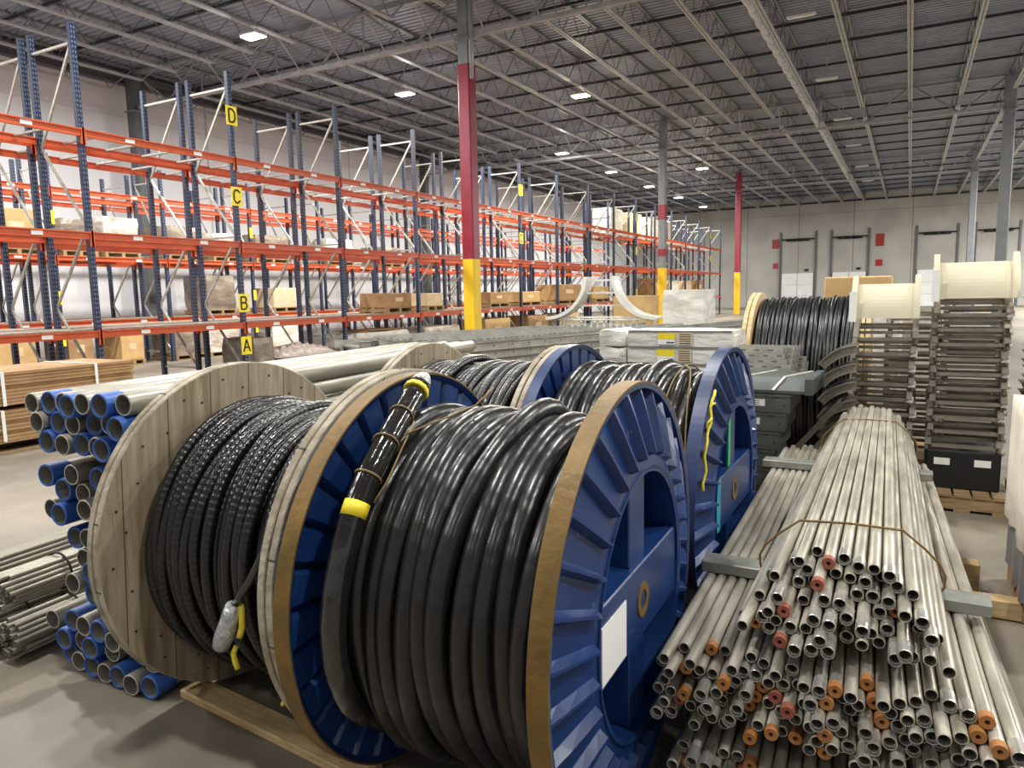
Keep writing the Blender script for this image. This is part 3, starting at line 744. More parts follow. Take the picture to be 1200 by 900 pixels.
# --- front blue reel
WB = .836; RR = .666
def xt1(t, W):
    b = MB(); b.box((W/2+.0175, -.265, -.02), (.003, .20, .165))
    o = b.build('paper_label', M['label'], t, (0, 0, RR)); tag(o, 'white paper label on the cross bar')
steel_reel((-1.111, 2.028), .026, WB, 'front blue steel cable reel with a rusty tan rim and white label', M['rust'], xt1)
def lift1(u, a, i, f):
    # one turn rides over its neighbours near the top
    if i != 6: return (0, 0)
    d = (a % (2*PI))-PI/2; e = math.exp(-(d/.55)**2)
    return (.058*e, .035*e)
b = MB(); CW = WB-.118
b.tube(coil_pts(CW, 11, .520, .034, 11, .011, 72, .035, .30, None, lift1), .0345, 12)
cab = b.build('power_cable', M['cable_thick'], None, (-1.111, 2.028, RR), .026); tag(cab, 'thick black power cable wound on the front blue reel', 'cable')
b = MB(); b.tube(coil_pts(CW, 10, .458, .034, 12, .004, 40), .034, 8); b.build('inner_winding', M['cable_thick'], cab)
b = MB(); xs = -CW/2
def tq(q):
    d = 98+5.2*q; x = -.305+.055*min(1, q/5.5)-.03*max(0, (q-11)/11)
    r = .600+.035*max(0, 1-q/3.5)**2-.040*max(0, (q-15)/7)**2
    return pol(x, r, d)
b.tube([tq(q) for q in range(23)], .037, 12); te = b.build('cable_end', M['taped'], cab); tag(te, 'clear taped cable end lying over the first turns')
b = MB(); b.tube([tq(-1.1), tq(-.7), tq(-.2)], [.020, .031, .039], 12); b.build('end_cap', M['silver'], te)
b = MB(); b.tube([tq(.15), tq(.45)], .0435, 12); b.build('end_ring', M['rope'], te)
b = MB(); b.tube([tq(q) for q in (8.8, 9.2, 9.6)], .0382, 14); b.build('cable_label', M['ylabel'], te)
for q in (2.6, 5.0, 7.3):
    b = MB(); p = Vector(tq(q)); tn = (Vector(tq(q+.2))-Vector(tq(q-.2))).normalized(); e1 = Vector((1, 0, 0)); e1 = (e1-tn*e1.dot(tn)).normalized(); e2 = tn.cross(e1)
    b.tube([p+(e1*math.cos(k*PI/8)+e2*math.sin(k*PI/8))*.0395 for k in range(16)], .0035, 6, closed=True); b.build('twine_tie', M['twine'], te)
b = MB(); b.tube([pol(xs+.165, .618, 122), pol(xs+.20, .605, 116), pol(xs+.24, .592, 108), pol(xs+.29, .600, 101), pol(xs+.33, .645, 96)], .003, 6); b.tube([pol(xs+.165, .618, 116), pol(xs+.172, .600, 126), pol(xs+.168, .585, 136), pol(xs+.16, .595, 143)], .003, 6); b.build('twine_strand', M['twine'], te)

# --- rear blue reel
def xt2(t, W):
    b = MB(); b.box((W/2-.0005, -.055, .245), (.004, .035, .25)); o = b.build('green_mark', M['green'], t, (0, 0, RR)); tag(o, 'green painted stripe on the spoke')
    b = MB(); b.box((W/2+.0175, -.34, 0), (.003, .085, .225)); o = b.build('teal_mark', M['teal'], t, (0, 0, RR)); tag(o, 'teal painted end of the cross bar')
steel_reel((-1.122, 3.42), 0, WB, 'rear blue steel cable reel with blue rims and a green painted stripe', M['bluerim'], xt2)
b = MB(); b.tube(coil_pts(CW, 10, .535, .036, 21, .011, 64, .02, .22, lambda u, a, i: .03 if i == 6 else (-.02 if i > 7 else 0)), .037, 12)
cab2 = b.build('power_cable', M['cable_thick'], None, (-1.122, 3.42, RR), 0); tag(cab2, 'thick black power cable wound on the rear blue reel', 'cable')
b = MB(); b.tube(coil_pts(CW, 10, .465, .034, 22, .004, 40), .034, 8); b.build('inner_winding', M['cable_thick'], cab2)
b = MB(); b.tube([pol(CW/2-.155, .578, 60+6*i) for i in range(20)], .004, 6); b.tube([pol(CW/2-.15+.14*(i/12)**.5, .585-.002*i, 95+6*i) for i in range(14)], .004, 6); b.build('tie_cord', M['twine'], cab2)
# rope hanging over the rim
b = MB(); x = WB/2+.012
pts = [pol(x+.004*math.sin(i*1.7), .655-.004*i+.012*math.sin(i*.9), 128+2.6*i) for i in range(16)]; b.tube(pts, .006, 6)
for k in range(5): b.tube([pol(x+.008*math.cos(j*.7+k), .640+.016*math.sin(j*.8+k), 133+1.1*k+.9*j) for j in range(8)], .005, 6)
tag(b.build('rope', M['rope'], None, (-1.122, 3.42, RR), 0), 'yellow rope tied and hanging on the rim of the rear blue reel', 'rope')

# --- wooden reels
def wood_flange(b, x0, out, R, th=.064, seams=9):
    h = th/2
    for (k, a) in ((0, x0), (1, x0-out*(h+.004))):
        mi = 0
        b.lathe([(.05, a), (R-.003, a), (R, a-out*.003), (R, a-out*(h-.006)), (R-.004, a-out*(h-.003)), (.05, a-out*(h-.003))], 96, 'x', mis=[0 if k == 0 else 1, 2, 2, 2, 0 if k == 0 else 1, 0])
def wood_reel(loc, rz, W, label, R, seed, xtra=None):
    t = thing('cable_reel', label, 'cable reel', (loc[0], loc[1], 0), rz); r = random.Random(seed)
    for out in (-1, 1):
        b = MB(); wood_flange(b, out*W/2, out, R)
        for k in range(34):
            a = 2*PI*k/34+r.uniform(-.05, .05); q = (.615 if k % 2 else .565)
            for x in (out*(W/2)+out*.0005, out*(W/2-.066)):
                b.lathe([(.001, x-.002), (.0048, x-.002), (.0048, x+.002), (.001, x+.002)], 8, 'x', (0, q*math.cos(a), q*math.sin(a)), 3)
        for k in range(11):
            a = 2*PI*k/11+r.uniform(-.15, .15); T = Matrix.Rotation(a, 4, 'X')
            b.box((out*(W/2-.031-.014*r.choice((-1, 1))), 0, R-.007), (.030, .005, .0155), 3, T)
        f = b.build('flange', [M['reelwood'], M['reelwoodb'], M['rimwood'], M['hole']], t, (0, 0, R)); f.rotation_euler = (.05 if out < 0 else r.uniform(0, 3), 0, 0)
    b = MB(); b.lathe([(.36, -W/2+.05), (.36, W/2-.05), (.33, W/2-.05), (.33, -W/2+.05)], 48, 'x'); b.build('drum', M['rimwood'], t, (0, 0, R))
    if xtra: xtra(t, W)
    return t
WW = .93; WL = (-2.036, 2.094)
wood_reel(WL, -.02, WW, 'front weathered wooden cable reel left of the front blue reel', .668, 5)
CWW = WW-.152
b = MB()
b.tube(coil_pts(CWW, 19, .462, .02, 31, .006, 64, .03, .35), .0215, 8)
cw = b.build('power_cable', M['cable_thin'], None, (WL[0], WL[1], .668), -.02); tag(cw, 'black corrugated cable wound on the front wooden reel', 'cable')
for (x0, x1, n, rr, sd) in ((-CWW/2, -.02, 8, .498, 32), (-.02, CWW/2, 8, .492, 33)):
    b = MB(); pts = coil_pts(x1-x0, n, rr, .02, sd, .010, 64, .035, .5); pts = [(p[0]+(x0+x1)/2, p[1], p[2]) for p in pts]
    b.tube(pts, .0225, 8); b.build('outer_winding', M['cable_thin'], cw)
b = MB(); b.tube(coil_pts(CWW, 17, .42, .02, 34, .004, 32), .021, 6); b.build('inner_winding', M['cable_thin'], cw)
cx = lambda x, y, z: (x-WL[0], y-WL[1], z-.668)
b = MB(); b.tube([cx(-1.735, 1.60, .90), cx(-1.745, 1.555, .80), cx(-1.79, 1.535, .71), cx(-1.835, 1.53, .655), cx(-1.86, 1.525, .615)], .013, 8); ce = b.build('cable_end', M['taped'], cw); tag(ce, 'cable end hanging in front of the winding')
b = MB(); b.tube([cx(-1.86, 1.522, .625), cx(-1.868, 1.52, .595), cx(-1.89, 1.52, .545), cx(-1.915, 1.52, .50), cx(-1.935, 1.52, .465)], [.022, .029, .032, .033, .027], 12); b.build('taped_end', M['silver'], ce)
b = MB(); b.tube([cx(-1.84, 1.535, .62), cx(-1.835, 1.53, .55), cx(-1.845, 1.525, .515)], .010, 8); b.tube([cx(-1.875, 1.535, .475), cx(-1.88, 1.525, .45), cx(-1.868, 1.52, .43), cx(-1.858, 1.52, .405)], .009, 8); b.tube([cx(-1.72, 1.60, .30), cx(-1.735, 1.59, .285), cx(-1.75, 1.60, .27)], .008, 6); b.build('rope_tail', M['rope'], ce)
b = MB(); b.tube([cx(-1.935, 1.52, .468), cx(-1.95, 1.515, .455)], .012, 8); b.build('end_stub', M['black'], ce)

wood_reel((-2.022, 3.45), 0, WW, 'rear wooden cable reel with blue tape on its pale flange', .662, 9, lambda t, W: tag((lambda bb: (bb.tube([pol(-W/2+.03, .655, d) for d in (62, 66, 70, 74)], .022, 8), bb)[1])(MB()).build('blue_tape', M['bluecap'], t, (0, 0, .662)), 'blue tape on the flange edge'))
b = MB(); b.tube(coil_pts(CWW, 18, .548, .02, 41, .006, 56, .01, .35, lambda u, a, i: .03 if i in (5, 6) else 0), .0215, 8)
cw2 = b.build('power_cable', M['cable_thin'], None, (-2.022, 3.45, .662)); tag(cw2, 'black cable wound on the rear wooden reel', 'cable')
b = MB(); b.tube(coil_pts(CWW, 18, .515, .02, 42, .004, 40), .021, 6); b.build('inner_winding', M['cable_thin'], cw2)

# far reel, pale wooden flange, on the other side of the grey troughs
def far_reel():
    R = .78; W = 1.02; x, y = -.79, 7.22
    t = thing('cable_reel', 'distant cable reel with a pale new wood flange, behind the grey troughs', 'cable reel', (x, y, 0), .02)
    for out in (-1, 1):
        b = MB(); wood_flange(b, out*W/2, out, R, .08); f = b.build('flange', [M['palewood'], M['palewood'], M['palewood']], t, (0, 0, R))
    b = MB(); b.lathe([(.5, -W/2+.05), (.5, W/2-.05), (.46, W/2-.05), (.46, -W/2+.05)], 48, 'x'); b.build('drum', M['palewood'], t, (0, 0, R))
    b = MB(); b.tube(coil_pts(W-.17, 26, .712, .016, 51, .008, 48, 0, .5), .0175, 7)
    c = b.build('power_cable', M['cable_far'], None, (x, y, R), .02); tag(c, 'black cable wound on the distant pale wooden reel', 'cable')
    b = MB(); b.tube(coil_pts(W-.17, 25, .682, .016, 52, .004, 36), .017, 6); b.build('inner_winding', M['cable_far'], c)
far_reel()
# flat pale beam and a carton resting behind the far reel
b = MB(); b.bbox((0, 0, .74), (1.3, .5, 1.48), .02); o = b.build('wrapped_crate', M['wrapwhite'], None, (-.70, 8.45, 0)); tag(o, 'pale wrapped crate behind the distant reel, under the long carton', 'crate')
b = carton_mb(.62, .5, .22); o = b.build('carton', [M['cardlight'], M['cardpale']], None, (-.47, 8.45, 1.48)); tag(o, 'long tan carton standing behind the distant reel', 'box')

# plank chocking the front wooden reel
b = MB(); b.bbox((0, 0, .017), (1.02, .11, .034), .004); tag(b.build('wooden_plank', M['lumber'], None, (-2.02, 1.775, 0), -.09), 'wooden plank lying on the floor against the front wooden reel', 'plank')

# ------------------------------------------------------------------ blue-collared pipes
def pipe_mesh(L, ro, ri, n=24):
    b = MB(); b.lathe([(ro, 0.002), (ro-.002, 0), (ri, 0), (ri, .6), (.001, .602)], n, 'y', smooth=False, closed=False, mis=[0, 2, 1, 1])
    b.lathe([(ro, 0.002), (ro, L-.002), (.001, L)], n, 'y', smooth=True, closed=False)
    return b.mesh('pipe_body', [M['bigpipe'], M['bore'], M['galv_pale']])
BP = pipe_mesh(3.05, .0445, .039)
b = MB(); b.lathe([(.0452, .09), (.0495, .086), (.0495, -.004), (.0470, -.008), (.0415, -.008), (.0385, -.002), (.0385, .09)], 28, 'y', mis=[0, 0, 0, 0, 0, 1, 1]); COL = b.mesh('collar', [M['bluecap'], M['bore']])
PILE = [(-3.276, 1.1752, 0), (-3.174, 1.1802, 1), (-3.071, 1.1849, 0), (-2.974, 1.1819, 1), (-2.88, 1.197, 0), (-2.757, 1.1958, 1), (-2.652, 1.2018, 0), (-3.227, 1.0991, 0), (-3.114, 1.0988, 1), (-3.018, 1.0963, 0), (-2.9, 1.1029, 1), (-2.8, 1.1098, 0), (-2.676, 1.1088, 1), (-3.175, 1.0182, 1), (-3.061, 1.0128, 0), (-2.962, 1.0182, 1), (-2.866, 1.0128, 0), (-2.77, 1.0184, 1), (-2.675, 1.0128, 0), (-3.207, 0.868, 1), (-3.048, 0.8832, 0), (-2.891, 0.8778, 1), (-2.747, 0.8778, 1), (-3.116, 0.8112, 1), (-3.009, 0.8015, 0), (-2.819, 0.8139, 0), (-3.217, 0.716, 0), (-3.12, 0.7098, 1), (-2.932, 0.7537, 0), (-2.92, 0.6584, 1), (-3.102, 0.596, 1), (-3.007, 0.6064, 0), (-2.918, 0.557, 1), (-3.061, 0.5066, 0), (-2.968, 0.4688, 1), (-3.069, 0.4164, 0), (-2.981, 0.3683, 1), (-3.347, 0.175, 0), (-3.122, 0.2318, 1), (-3.016, 0.2372, 0), (-2.919, 0.2318, 1), (-2.826, 0.2065, 0), (-3.175, 0.1449, 1), (-3.079, 0.146, 0), (-2.981, 0.1476, 1), (-2.886, 0.1347, 0), (-3.215, 0.0518, 1), (-3.106, 0.05, 0), (-3.01, 0.0502, 1), (-2.723, 0.1505, 1), (-2.913, 0.0457, 0), (-2.818, 0.0538, 1), (-2.627, 0.1462, 0), (-2.722, 0.0469, 0), (-2.626, 0.0502, 1)]
PDIR = .10
ORD = ['', 'first', 'second', 'third', 'fourth', 'fifth', 'sixth', 'seventh', 'eighth', 'ninth', 'tenth', 'eleventh', 'twelfth', 'thirteenth', 'fourteenth', 'fifteenth', 'sixteenth', 'seventeenth', 'eighteenth', 'nineteenth', 'twentieth', 'twenty-first', 'twenty-second', 'twenty-third', 'twenty-fourth']
ZR = [(1.13, 'top row of the tall pile'), (1.05, 'second row of the tall pile'), (.95, 'third row of the tall pile'), (.85, 'fourth row of the tall pile'), (.77, 'fifth row of the tall pile'), (.66, 'sixth row of the tall pile'), (.54, 'seventh row of the tall pile'), (.46, 'eighth row of the tall pile'), (.30, 'ninth row of the tall pile'), (.195, 'upper row near the floor'), (.10, 'middle row near the floor'), (-1, 'bottom row on the floor')]
def prow(z): return next(n for t_, n in ZR if z > t_)
RANK = {}
for q in sorted(PILE): RANK.setdefault((prow(q[1]), q[2]), []).append(q)
def rowname(z): return 'top' if z > 1.13 else 'second' if z > 1.05 else 'third' if z > .95 else 'middle' if z > .32 else 'bottom'
for (x, z, cpl) in PILE:
    rk = RANK[(prow(z), cpl)].index((x, z, cpl))+1; one = len(RANK[(prow(z), cpl)]) == 1
    lab = ('the only ' if one else ORD[rk]+' from the left ')+('blue-collared pipe' if cpl else 'bare grey pipe')+', '+prow(z)
    if not one: lab = ORD[rk]+(' blue-collared pipe' if cpl else ' bare grey pipe')+' from the left, '+prow(z)
    dy = rnd.uniform(-.02, .05)
    t = thing('steel_pipe', lab, 'pipe', (x-dy*math.tan(PDIR), 1.7+dy, z), PDIR, 'large pipes in the pile')
    inst('pipe_body', BP, t, (0, 0, 0), 0, (0, rnd.uniform(0, 6), 0))
    if cpl: inst('collar', COL, t)
for (y, z, x0, x1) in ((2.5, .948, -3.38, -2.50), (4.1, .948, -3.52, -2.66), (2.6, .30, -3.38, -2.55), (4.1, .30, -3.5, -2.7)):
    b = MB(); b.bbox(((x0+x1)/2, y, z), (x1-x0, .09, .035), .004); o = b.build('wooden_spacer', M['lumber']); tag(o, 'wooden spacer bar between layers of the large pipe pile', 'spacer', 'pipe pile spacers')
b = MB()
# second stack of large pipes, its ends hidden: seen over the front wooden reel
# ------------------------------------------------------------------ small conduit bundles on the floor at left
SM = pipe_mesh(3.05, .0115, .0098, 12)
def hexpack(n, s):
    out = []
    for j in range(-6, 7):
        for i in range(-6, 7): out.append(((i+(j % 2)*.5)*s, j*s*.866))
    out.sort(key=lambda p: p[0]**2+p[1]**2); return out[:n]
def small_bundle(cx_, y, z, n, word, gname, sq=(1, 1)):
    for (px, pz) in hexpack(n, .0242):
        dy = rnd.uniform(-.03, .03); o = inst('thin_conduit', SM, None, (cx_+px*sq[0]-dy*math.tan(PDIR), y+dy, z+pz*sq[1]), PDIR); tag(o, 'thin zinc conduit '+word, 'conduit', gname)
    r = math.sqrt(n)*.0242*.54+.010
    for yy in (.28, 1.45):
        b = MB(); b.tube([(r*sq[0]*math.cos(k*PI/12), 0, r*sq[1]*math.sin(k*PI/12)) for k in range(24)], .006, 6, closed=True)
        c = b.build('strap', M['black'], None, (cx_-yy*math.sin(PDIR), y+yy, z), PDIR); tag(c, 'dark strap around the bundle '+word, 'strap', gname+' straps')
small_bundle(-3.47, 1.62, .115, 42, 'in the front floor bundle beside the blue-collared pipes', 'front floor conduit bundle')
small_bundle(-3.70, 1.50, .115, 42, 'in the floor bundle just left of the front one', 'left floor conduit bundle')
small_bundle(-3.57, 1.64, .30, 37, 'in the upper bundle lying on the two floor bundles', 'upper conduit bundle')
small_bundle(-3.95, 1.10, .115, 42, 'in the floor bundle cut by the left picture edge', 'edge floor conduit bundle')
small_bundle(-3.83, 1.20, .30, 37, 'in the upper bundle cut by the left picture edge', 'edge upper conduit bundle')
small_bundle(-4.20, 1.0, .115, 37, 'in the outer floor bundle at the left picture edge', 'outer floor conduit bundle')

# ------------------------------------------------------------------ banded cardboard sheets and timber at left
def card_stack(x, y, z, w, d, h, n, label, rz):
    t = thing('cardboard_stack', label, 'cardboard', (x, y, z), rz); r = random.Random(n)
    b = MB()
    for i in range(n): b.box((r.uniform(-.02, .02), r.uniform(-.02, .02), h*(i+.5)/n), (w, d, h/n*.86))
    b.build('sheet_pile', M['card'], t)
    for f in (-.28, .25):
        b = MB(); b.box((w/2+.022, d*f, h/2), (.004, .035, h)); b.box((0, d*f, h+.003), (w+.04, .035, .004)); b.build('band', M['label'], t)
    return t
pallet_thing(-8.95, 4.62, 0, 1.0, 2.0, 'pallet under the lower cardboard stack at the left edge')
card_stack(-8.95, 4.62, .13, 1.0, 1.9, .33, 9, 'lower banded stack of flat brown cardboard at the left edge', 0)
for f in (-.6, .6):
    b = MB(); b.bbox((0, 0, .025), (1.0, .09, .05), .005); tag(b.build('wooden_spacer', M['lumber'], None, (-8.95, 4.62+f, .46)), 'wooden spacer between the two cardboard stacks', 'spacer', 'cardboard spacers')
card_stack(-8.97, 4.66, .51, 1.0, 1.95, .36, 10, 'upper banded stack of flat brown cardboard at the left edge', .02)
t = thing('timber_stack', 'short stack of squared timber on the floor behind the pipe pile', 'timber', (-8.85, 6.9, 0), .08)
for j in range(5):
    for i in range(4):
        b = MB(); b.bbox(((i-1.5)*.105, rnd.uniform(-.05, .05), .05+j*.1), (.10, 2.0, .098), .006); b.build('timber', M['lumber'], t)
# ------------------------------------------------------------------ banded conduit stacks at right
CR = .0172
CM = pipe_mesh(3.05, CR, .0140, 16); CM.materials[0] = M['conduit']; CM.materials[2] = M['conduit_end']
b = MB(); b.lathe([(CR+.0003, .05), (.0185, .048), (.0185, -.012), (.0180, -.014), (.0165, -.014), (.0158, .01), (.0158, .02)], 16, 'y', closed=False); CPL = b.mesh('coupling', M['conduit_end'])
def cap_mesh(m):
    b = MB(); b.lathe([(CR+.0004, .022), (.0186, .021), (.0186, -.004), (.0175, -.006), (.0065, -.006), (.0055, .004), (.0055, .03)], 16, 'y', closed=False); return b.mesh('thread_cap', m)
CAPO, CAPR = cap_mesh(M['orangecap']), cap_mesh(M['redcap'])
def conduit(n, f, tier, p=(.24, .06, .45)):
    n = Vector(n); f = Vector(f); yb = {'low': 1.93, 'mid': 1.98, 'up': 2.08}[tier[0]]; n0 = Vector((n.x, yb, n.z)); n = n0+(f-n0)*((n.y-yb)/(f.y-yb)); d = (f-n).normalized(); q = rnd.random()
    kind = 'orange' if q < p[0] else 'red' if q < p[0]+p[1] else 'coupling' if q < p[0]+p[1]+p[2] else 'plain'
    tr, (ri_, rn_) = tier
    where = {'low': 'lowest tier', 'mid': 'middle tier', 'up': 'upper bundle'}[tr]; tier = ', %s from left, %s row up, %s' % (ORD[ri_+1], ORD[rn_+1], where)
    lab = {'orange': 'conduit with orange end cap', 'red': 'conduit with red end cap', 'coupling': 'conduit with bright open coupling', 'plain': 'conduit with plain open end'}[kind]+tier
    t = thing('zinc_conduit', lab, 'conduit', n, 0, 'conduits of the right stack, '+where)
    t.rotation_euler = (math.asin(d.z), 0, math.atan2(-d.x, d.y))
    inst('conduit_body', CM, t, (0, 0, 0), 0, (0, rnd.uniform(0, 6), 0))
    if kind == 'coupling': inst('coupling', CPL, t)
    elif kind == 'orange': inst('thread_cap', CAPO, t)
    elif kind == 'red': inst('thread_cap', CAPR, t)
# lower tier
for j in range(4):
    for i in range(22):
        x = -.545+i*.038+(.019 if j % 2 else 0); z = .175+j*.0335
        conduit((x, 1.93+rnd.uniform(-.05, .06), z), (-.30+(x+.15)*.93, 4.97, z), ('low', (i, j)), (.10, .10, .3))
# middle tier
for j in range(6):
    for i in range(24-(j == 5)*2):
        x = -.602+i*.0378+(.019 if j % 2 else 0); z = .372+j*.0335
        conduit((x, 1.98+rnd.uniform(-.06, .07)+.02*(j == 5), z), (-.290+(x+.17)*.93, 5.0, z), ('mid', (i, j)), (.20, .02, .28))
# upper bundle, a banded mound with ragged ends
rows = [14, 13, 12, 11, 10, 7]; UP = []
for j, nrow in enumerate(rows):
    for i in range(nrow):
        k = i-(nrow-1)/2
        xn = -.135+k*.0405+rnd.uniform(-.001, .001); zn = .622+j*.0325-.0012*k*k*(j/5)*.3
        xf = -.185+k*.0350; zf = .624+j*.0325
        dy = rnd.uniform(-.10, .12)+.035*j
        conduit((xn, 2.08+dy, zn+.001*rnd.uniform(-1, 1)), (xf, 5.08, zf), ('up', (i, j)), (.02, .02, .5))
for y, sx in ((2.62, .95), (4.78, .86)):
    cxx = -.135-.05*(y-2.08)/3; b = MB()
    prof = [(-.285, .600), (-.297, .62), (-.30, .66), (-.28, .70), (-.235, .745), (-.165, .80), (0, .806), (.165, .80), (.235, .745), (.28, .70), (.30, .66), (.297, .62), (.285, .600)]
    b.tube([(cxx+p[0]*sx, y+.03*math.sin(3*p[0]), p[1]) for p in prof], .0042, 6, closed=True)
    tag(b.build('binding_wire', M['rust']), 'rusty binding wire around the %s of the upper conduit bundle' % ('near end' if y < 3 else 'far end'), 'wire')
for (y, z, h, x0, x1, lab) in ((2.66, .578, .042, -.64, .27, 'near spacer bar on top of the middle conduit tier'), (4.42, .578, .042, -.72, .15, 'far spacer bar on top of the middle conduit tier'),
                       (2.6, .330, .040, -.62, .28, 'near spacer bar under the middle conduit tier'), (4.4, .330, .040, -.72, .20, 'far spacer bar under the middle conduit tier'),
                       (2.5, .078, .155, -.60, .30, 'near timber block under the lowest conduit tier'), (4.35, .078, .155, -.70, .38, 'far timber block under the lowest conduit tier, its end sticking out')):
    b = MB(); b.bbox(((x0+x1)/2, y, z), (x1-x0, .10, h), .004)
    tag(b.build('spacer_bar', [M['lumber'] if z < .2 else M['tray'], M['lumber']]), lab, 'spacer')
for i, (x, z) in enumerate(((.40, .02), (.445, .02), (.42, .058))):
    n = Vector((x+.02, 2.2, z)); t = thing('zinc_conduit', 'loose zinc conduit on the floor right of the conduit stack', 'conduit', n, .06, 'loose floor conduits'); inst('conduit_body', CM, t)
b = MB(); b.bbox((.46, 4.05, .05), (.26, .09, .09), .005); tag(b.build('wooden_block', M['lumber']), 'short wooden block on the floor right of the conduit stack', 'block')

# ------------------------------------------------------------------ grey steel troughs behind the rear blue reel
def trough_mesh(w, d, h):
    b = MB(); t = .006
    b.box((0, 0, t/2), (w, d, t)); b.box((0, -d/2+t/2, h/2), (w, t, h)); b.box((0, d/2-t/2, h/2), (w, t, h))
    b.box((w/2-t/2, 0, h/2), (t, d, h)); b.box((-w/2+t/2, 0, h/2), (t, d, h))
    b.box((0, -d/2+.02, h-t/2), (w, .04, t)); b.box((0, d/2-.02, h-t/2), (w, .04, t)); b.box((0, -d/2-.002, h-.008), (w+.01, .008, .016))
    return b.mesh('trough_body', M['bin'])
tm = trough_mesh(.85, .55, .124)
for k in range(7):
    xr = -.665-.03*(6-k)
    pos = ['at the bottom', 'second from the bottom', 'third from the bottom', 'in the middle', 'third from the top', 'second from the top', 'topmost under the lid'][k]
    t = thing('steel_trough', 'grey steel trough with bolt hole, %s of the stack' % pos, 'trough', (xr-.425, 5.32, .003+k*.128)); inst('trough_body', tm, t)
    b = MB(); b.lathe([(.001, -.001), (.011, -.001), (.011, .001), (.001, .001)], 12, 'y', (.34, -.277, .108)); b.lathe([(.001, -.001), (.006, -.001), (.006, .001), (.001, .001)], 10, 'y', (.39, -.277, .05)); b.build('bolt_hole', M['black'], t)
    if k > 2: 
        b = MB(); b.box((.215, -.2768, .065), (.10, .002, .045)); o = b.build('paper_label', M['label'], t)
        b = MB()
        for j in range(3): b.box((.20, -.278, .078-.013*j), (.06, .001, .004))
        b.build('label_print', M['hole'], o)
t = thing('trough_lid', 'wide grey steel trough lid with two pale straps on top of the trough stack', 'lid', (-.95, 5.34, .902), -.02)
b = MB(); b.prism([(-.29, .0), (.29, .0), (.29, .02), (.20, .10), (-.20, .10), (-.29, .02)], -.43, .43, 'x'); b.build('lid_sheet', M['bin'], t)
b = MB(); b.box((.405, 0, .05), (.05, .62, .104)); b.build('lid_flange', M['bin'], t)
for x in (-.02, .22):
    b = MB(); b.bar((x-.04, -.292, .022), (x+.02, -.202, .104), .02, .006); b.bar((x+.02, -.202, .104), (x+.14, .2, .104), .02, .006); b.build('lid_strap', M['galv_pale'], t)
# slotted struts on a crate behind the troughs
b = MB(); b.bbox((0, 0, .43), (.9, .42, .86), .01)
for z in (.2, .43, .66): b.box((0, -.215, z), (.9, .02, .10))
tag(b.build('wooden_crate', M['pallet'], None, (-1.30, 5.88, 0)), 'wooden crate under the slotted struts behind the trough stack', 'crate')
def strut_mesh(L):
    b = MB(); b.box((0, 0, .003), (L, .041, .004)); b.box((0, -.019, .02), (L, .003, .04)); b.box((0, .019, .02), (L, .003, .04))
    k = int(L/.1)
    for i in range(k): b.box((-L/2+.06+i*.1, -.0212, .02), (.04, .001, .010), 1)
    return b.mesh('slotted_strut', [M['galv'], M['bridgegrey']])
sm = {L: strut_mesh(L) for L in (.85, 1.0, 1.15)}
for j in range(7):
    for i in range(6):
        L = (.85, 1.0, 1.15)[(j*2+i) % 3]
        o = inst('slotted_strut', sm[L], None, (-1.27+.10*((j*5+i*3) % 4-1.5)*.6, 5.74+i*.05, .865+j*.0415)); tag(o, 'slotted galvanized strut piled on the crate behind the troughs', 'strut', 'struts piled on the crate')
for (p0, p1, lab) in (((-1.005, 5.625, .045), (-.40, 5.625, .80), 'loose grey strut leaning beside the troughs, nearer one'), ((-.885, 5.625, .045), (-.33, 5.625, .74), 'loose grey strut leaning beside the troughs, farther one')):
    b = MB(); b.bar(p0, p1, .04, .006); b.bar((p0[0], p0[1], p0[2]-.02), (p1[0], p1[1], p1[2]-.02), .006, .04); tag(b.build('loose_strut', M['tray_tan']), lab, 'strut')
# ------------------------------------------------------------------ shrink-wrapped tray parts with yellow labels
b = MB(); o = lumpy_box(.66, .46, .92, random.Random(5), .015).build('wrapped_load', M['wrapwhite'], loc=(-1.28, 4.70, .0)); tag(o, 'white wrapped load under the flat packs with yellow labels', 'load')
for k, (x0, x1, z, ly, pos) in enumerate(((-1.60, -.93, 1.245, -1.34, 'topmost of the stack'), (-1.60, -.98, 1.14, -1.345, 'second from the top of the stack'), (-1.57, -1.0, 1.035, -1.42, 'third from the top of the stack'), (-1.6, -1.0, .93, -1.40, 'lowest of the stack'))):
    t = thing('tray_pack', 'flat shrink-wrapped pack with a yellow label, '+pos, 'pack', ((x0+x1)/2, 4.7, z)); w = x1-x0
    lumpy_box(w, .40, .098, random.Random(k+3), .008, 8, 3).build('wrapped_body', M['wrapwhite'], t)
    b = MB(); b.box((0, -.19, .099), (w*.98, .03, .006)); b.build('edge_strip', M['tray'], t)
    b = MB(); b.box((ly-(x0+x1)/2, -.206, .066), (.11, .003, .038)); o = b.build('yellow_label', M['ylabel'], t)
    b = MB(); b.box((ly-(x0+x1)/2, -.206, .030), (.11, .003, .032)); o2 = b.build('white_label', M['label'], t)
    b = MB(); b.box((ly-(x0+x1)/2+.025, -.208, .026), (.05, .001, .008)); b.build('label_print', M['hole'], o2)
    b = MB(); b.box((ly-(x0+x1)/2+.12, -.206, .05), (.09, .003, .075)); o3 = b.build('text_panel', M['cardpale'], t)
    b = MB()
    for j in range(5): b.box((ly-(x0+x1)/2+.12, -.208, .078-.014*j), (.07, .001, .005))
    b.build('panel_print', M['hole'], o3)
for k, (z, lab) in enumerate(((1.24, 'upper'), (1.13, 'middle'), (1.02, 'lower'))):
    o = lumpy_box(.19, .36, .10, random.Random(k+40), .03, 6, 3).build('wrapped_bundle', M['wrapwhite'], loc=(-1.72, 4.72, z)); tag(o, '%s small white wrapped bundle left of the packs with yellow labels' % lab, 'bundle')
